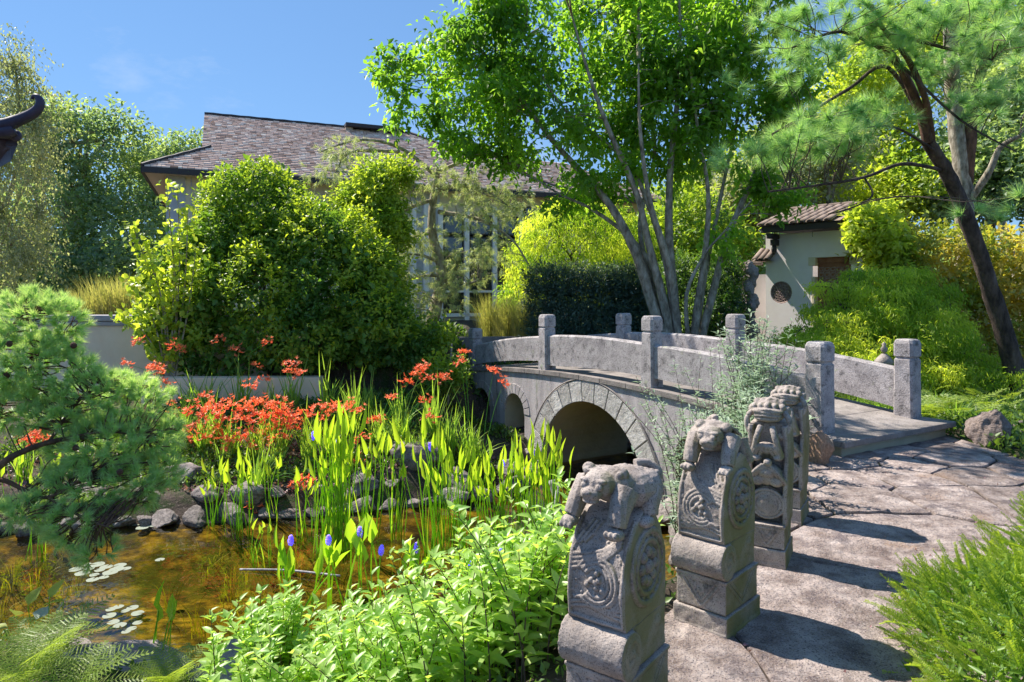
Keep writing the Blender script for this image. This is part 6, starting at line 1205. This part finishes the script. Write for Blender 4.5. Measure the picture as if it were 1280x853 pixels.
# ---- lily pads
def padmesh():
    mb = MB(); K = 16; V = [(0, 0, .002)]+[((1+.05*math.sin(3*a))*math.cos(a), (1+.05*math.cos(4*a))*math.sin(a), .004) for a in [.18+(2*math.pi-.36)*k/K for k in range(K+1)]]; V += [(x, y, z-.004) for x, y, z in V]
    n = K+2; mb.add(V, [(0, i, i+1) for i in range(1, K+1)]+[(i, n+i, n+i+1, i+1) for i in range(1, K+1)]); me = mb.mesh('lily_pad', M['pad']); a = me.attributes.new('tint', 'FLOAT', 'POINT'); a.data.foreach_set('value', np.random.default_rng(1).random(len(me.vertices)).astype(np.float32)*.6+.3); return me
pm = padmesh(); pads = [(95, 712), (103, 717), (112, 711), (118, 719), (125, 713), (133, 709), (138, 716), (146, 712), (150, 707), (158, 711), (108, 706), (122, 706), (130, 722), (116, 725), (139, 762), (148, 759), (157, 764), (166, 760), (172, 767), (142, 778), (150, 782), (137, 770), (158, 790), (165, 786), (172, 779), (161, 651), (172, 655), (183, 653), (192, 657), (178, 660), (200, 700)]
for px, py in pads:
    Y = F*(EYE-WZ)/(py-HY); r = random.uniform(.045, .075); g = 'lily pads of the far raft' if py < 700 and px < 200 else ('lily pads on the pond below the pine' if py < 740 else 'lily pads near the ledge rock')
    lb = {'lily pads of the far raft': 'small green lily pad close to the far bank stones', 'lily pads on the pond below the pine': 'pale lily pad in the raft floating below the pine tip', 'lily pads near the ledge rock': 'pale pinkish lily pad floating near the ledge rock'}[g]
    o = link('lily_pad', pm, None, ((px-640)/F*Y, Y, WZ+.004), (0, 0, random.uniform(0, 6.3)), r*(1 if py < 740 else .8)); tag(o, lb, 'lily pad', g)
# underwater grass and floating blades
ap = np.stack([rng.uniform(-6.5, .8, 520), rng.uniform(5.2, 8.2, 520), np.full(520, WZ-.38)], 1); ap = ap[(np.sin(ap[:, 0]*2.2+ap[:, 1])+rng.normal(size=len(ap))*.5) > .1]
o = blades('water_grass', None, ap, 8, .42, .012, M['algae'], lean=.9, rad=.1, tv=.9); tag(o, kind='stuff')
# ---- crocosmia and day lilies on the far bank
SW = [blades('sword_leaf', None, [(0, 0, 0)], 1, 1.0, .030, M['sword'], lean=l, segs=6, as_mesh=True, rad=.0) for l in (.15, .4, .6, .8, 1.0)]
SWL = [blades('sword_leaf', None, [(0, 0, 0)], 1, 1.0, .028, M['reed'], lean=l, segs=6, as_mesh=True, rad=.0) for l in (.4, .7)]
def flowermesh(seed, nb=9, spread=.10):
    r = np.random.default_rng(seed); Pt = []; D = []; L = []
    for b in range(nb):
        c = np.array([(b/nb-.5)*spread*2, r.normal()*spread*.6, r.normal()*.03]); ax = unit(np.array([r.normal()*.4, r.normal()*.4-.3, .7])); s1 = unit(np.cross(ax, [1, 0, .3])); s2 = np.cross(ax, s1)
        for k in range(6): a = k*math.pi/3; Pt.append(c); D.append(ax*.75+s1*math.cos(a)+s2*math.sin(a)); L.append(.042)
    Pt = np.array(Pt); D = np.array(D); L = np.array(L); q = len(L); V, T = leafgeo8(Pt, D, unit(D+rdir(q)*.5)*[0.3, .3, 1], L, np.full(q, .014), .2, .3); return trimesh('flower', V, T, M['red'], np.repeat(r.random(q)*.8+.1, 8))
FL = [flowermesh(200+i, 12+i, .085) for i in range(4)]; FS = [flowermesh(300+i, 5, .035) for i in range(2)]
def crocosmia(px, py, Y, nl, h, flowers, label, name='crocosmia', leafset=None, group='crocosmia plants on the far bank', base=None):
    x, y, z = P(px, py, Y); z = gz(x, y); t = thing(name, label, 'flower' if flowers else 'plant', (x, y, z), 0, group)
    for k in range(nl): s = h*random.uniform(.6, 1.1); a = random.uniform(0, 6.3); link('sword_leaf', random.choice(leafset or SW), t, (.08*math.cos(a), .08*math.sin(a), 0), (random.gauss(0, .12), random.gauss(0, .12), random.uniform(0, 6.3)), (s*.8+.3, s*.8+.3, s))
    for fx, fy in flowers:
        tp = np.array(P(fx, fy, Y-.15)); b = np.array((x, y, z)); m = b+(tp-b)*.6+np.array([0, 0, .14]); c = catmull([b, m, tp], 4); TB().add(c, np.linspace(.005, .0025, len(c)), 4).obj('flower_stem', M['sword'], t); link('flower', random.choice(FL if len(flowers) > 2 else FL[:2]+FS), t, tp-wloc(t), (random.gauss(0, .3), random.gauss(0, .3), random.uniform(0, 6.3)), random.uniform(.95, 1.35))
cro = [((255, 575), 9.9, [(240, 540), (252, 517), (262, 505), (238, 512), (262, 548)], 'red flowered crocosmia at the left of the main flower mass'),
 ((290, 580), 9.8, [(275, 512), (283, 525), (292, 508), (270, 520), (298, 545), (283, 553), (262, 512)], 'crocosmia bearing the brightest red cluster'),
 ((320, 585), 9.7, [(303, 515), (315, 482), (318, 503), (322, 520), (312, 530), (305, 547), (316, 558), (330, 525)], 'crocosmia in the middle of the red flower mass'),
 ((350, 580), 9.8, [(345, 505), (352, 515), (348, 525), (362, 522), (365, 533), (340, 517), (355, 545), (340, 550)], 'crocosmia at the right of the red flower mass'),
 ((385, 570), 10, [(378, 515), (386, 518), (398, 507), (412, 508), (372, 525), (430, 512)], 'crocosmia with flowers strung along arching stems'),
 ((410, 590), 9.8, [(453, 547), (443, 572), (449, 578)], 'crocosmia drooping above the tall reeds'),
 ((350, 540), 10.6, [(366, 453), (361, 463), (373, 466), (331, 474)], 'tall crocosmia reaching up before the climber mound'),
 ((230, 560), 10.4, [(207, 480), (214, 503), (216, 515), (190, 460), (198, 462)], 'crocosmia half hidden by the mugo pine tips'),
 ((250, 500), 11.2, [(215, 432), (226, 436), (273, 424), (295, 438), (333, 428), (320, 457), (158, 455), (172, 427)], 'crocosmia with flowers hanging over the retaining wall'),
 ((470, 560), 10.2, [(490, 497), (508, 478), (524, 462), (530, 459), (520, 468), (534, 473)], 'crocosmia with scattered flowers in front of the mound'),
 ((500, 570), 10.2, [(550, 472), (537, 522), (530, 500), (470, 525), (473, 523)], 'crocosmia whose flowers stand above the dark sword leaves'),
 ((590, 540), 10.6, [(580, 440), (575, 452)], 'crocosmia beside the left bridge post'),
 ((600, 545), 10.5, [(617, 464), (630, 479), (558, 470)], 'crocosmia flowering in front of the small bridge arches'),
 ((30, 600), 9.2, [(20, 630), (8, 645), (40, 545), (52, 540), (32, 550), (15, 625), (45, 552)], 'crocosmia glimpsed through the mugo pine'),
 ((270, 560), 10.2, [(248, 530), (258, 498), (285, 500), (268, 536), (280, 540), (246, 548), (300, 522)], 'crocosmia behind the brightest red cluster, left'),
 ((335, 560), 10.2, [(325, 500), (338, 508), (310, 508), (330, 540), (347, 533), (322, 552), (355, 508)], 'crocosmia behind the brightest red cluster, right'),
 ((440, 560), 10.4, [(422, 510), (437, 505), (448, 512), (405, 520)], 'crocosmia between the main red mass and the dark sword leaves'),
 ((320, 640), 8.9, [(323, 640), (320, 650), (318, 632), (380, 600), (378, 606)], 'low crocosmia blossoms close over the water')]
for (px, py), Y, fl, lab in cro: crocosmia(px, py, Y, 46, .85, fl, lab, leafset=SW+SWL)
iris = [((365, 505), 11.3, 18, .8, 'sword leaves hiding the right end of the retaining wall'), ((335, 520), 11.2, 16, .6, 'low sword leaves along the foot of the retaining wall'), ((235, 515), 11.3, 14, .7, 'sword leaves at the left foot of the retaining wall'), ((430, 600), 9.6, 20, .5, 'short sword leaves on the bank behind the tall reeds'), ((520, 600), 9.9, 20, .5, 'short sword leaves on the bank behind the central reeds'), ((280, 610), 9.5, 18, .45, 'short sword leaves over the left bank stones'), ((460, 520), 11.0, 22, .7, 'sword leaves at the shady foot of the mound'), ((560, 565), 10.3, 34, .95, 'dense fan of dark sword leaves left of the bridge'), ((540, 560), 10.5, 30, .9, 'dark sword leaf clump next to the dense fan'), ((585, 560), 10.4, 26, .85, 'sword leaf clump reaching the bridge spandrel'), ((440, 540), 10.7, 30, .85, 'blue green sword leaves before the soil bank'), ((410, 520), 10.9, 26, .95, 'tall sword leaves under the climber mound'), ((300, 520), 11.2, 20, .95, 'upright sword leaves before the retaining wall'), ((262, 520), 11.2, 16, .8, 'slender sword leaves at the left of the retaining wall'), ((480, 575), 10.0, 28, .6, 'low arching sword leaves in the middle bank'), ((385, 590), 9.7, 24, .55, 'low sword leaves under the red flowers'), ((500, 545), 10.7, 24, .75, 'sword leaves behind the scattered flowers'), ((220, 590), 9.8, 20, .55, 'strap leaves beside the mugo pine tips'), ((345, 600), 9.5, 20, .5, 'short strap leaves hanging to the bank stones')]
for (px, py), Y, n, h, lab in iris: crocosmia(px, py, Y, int(n*2.1), h*1.2, [], lab, 'iris_clump', group='sword leafed clumps on the far bank')
# loose small shrub under the mound / near the bridge end
lc = [E(555, 470, 12, 30, 26, .4), E(520, 440, 12.6, 32, 26, .4), E(545, 420, 13, 20, 20, .4)]
t = thing('leafy_bush', 'loose grey green bush at the left end of the bridge', 'shrub', P(560, 500, 12)[:2]+(-.3,)); foliage('foliage', t, lc, 620, 8, .09, .045, M['mound'], spread=.16, shell=.8, core=0, tv=.9); TB().add(np.array([t.location[:], P(565, 430, 12.6)]), .02, 5).obj('stem', M['bark'], t)
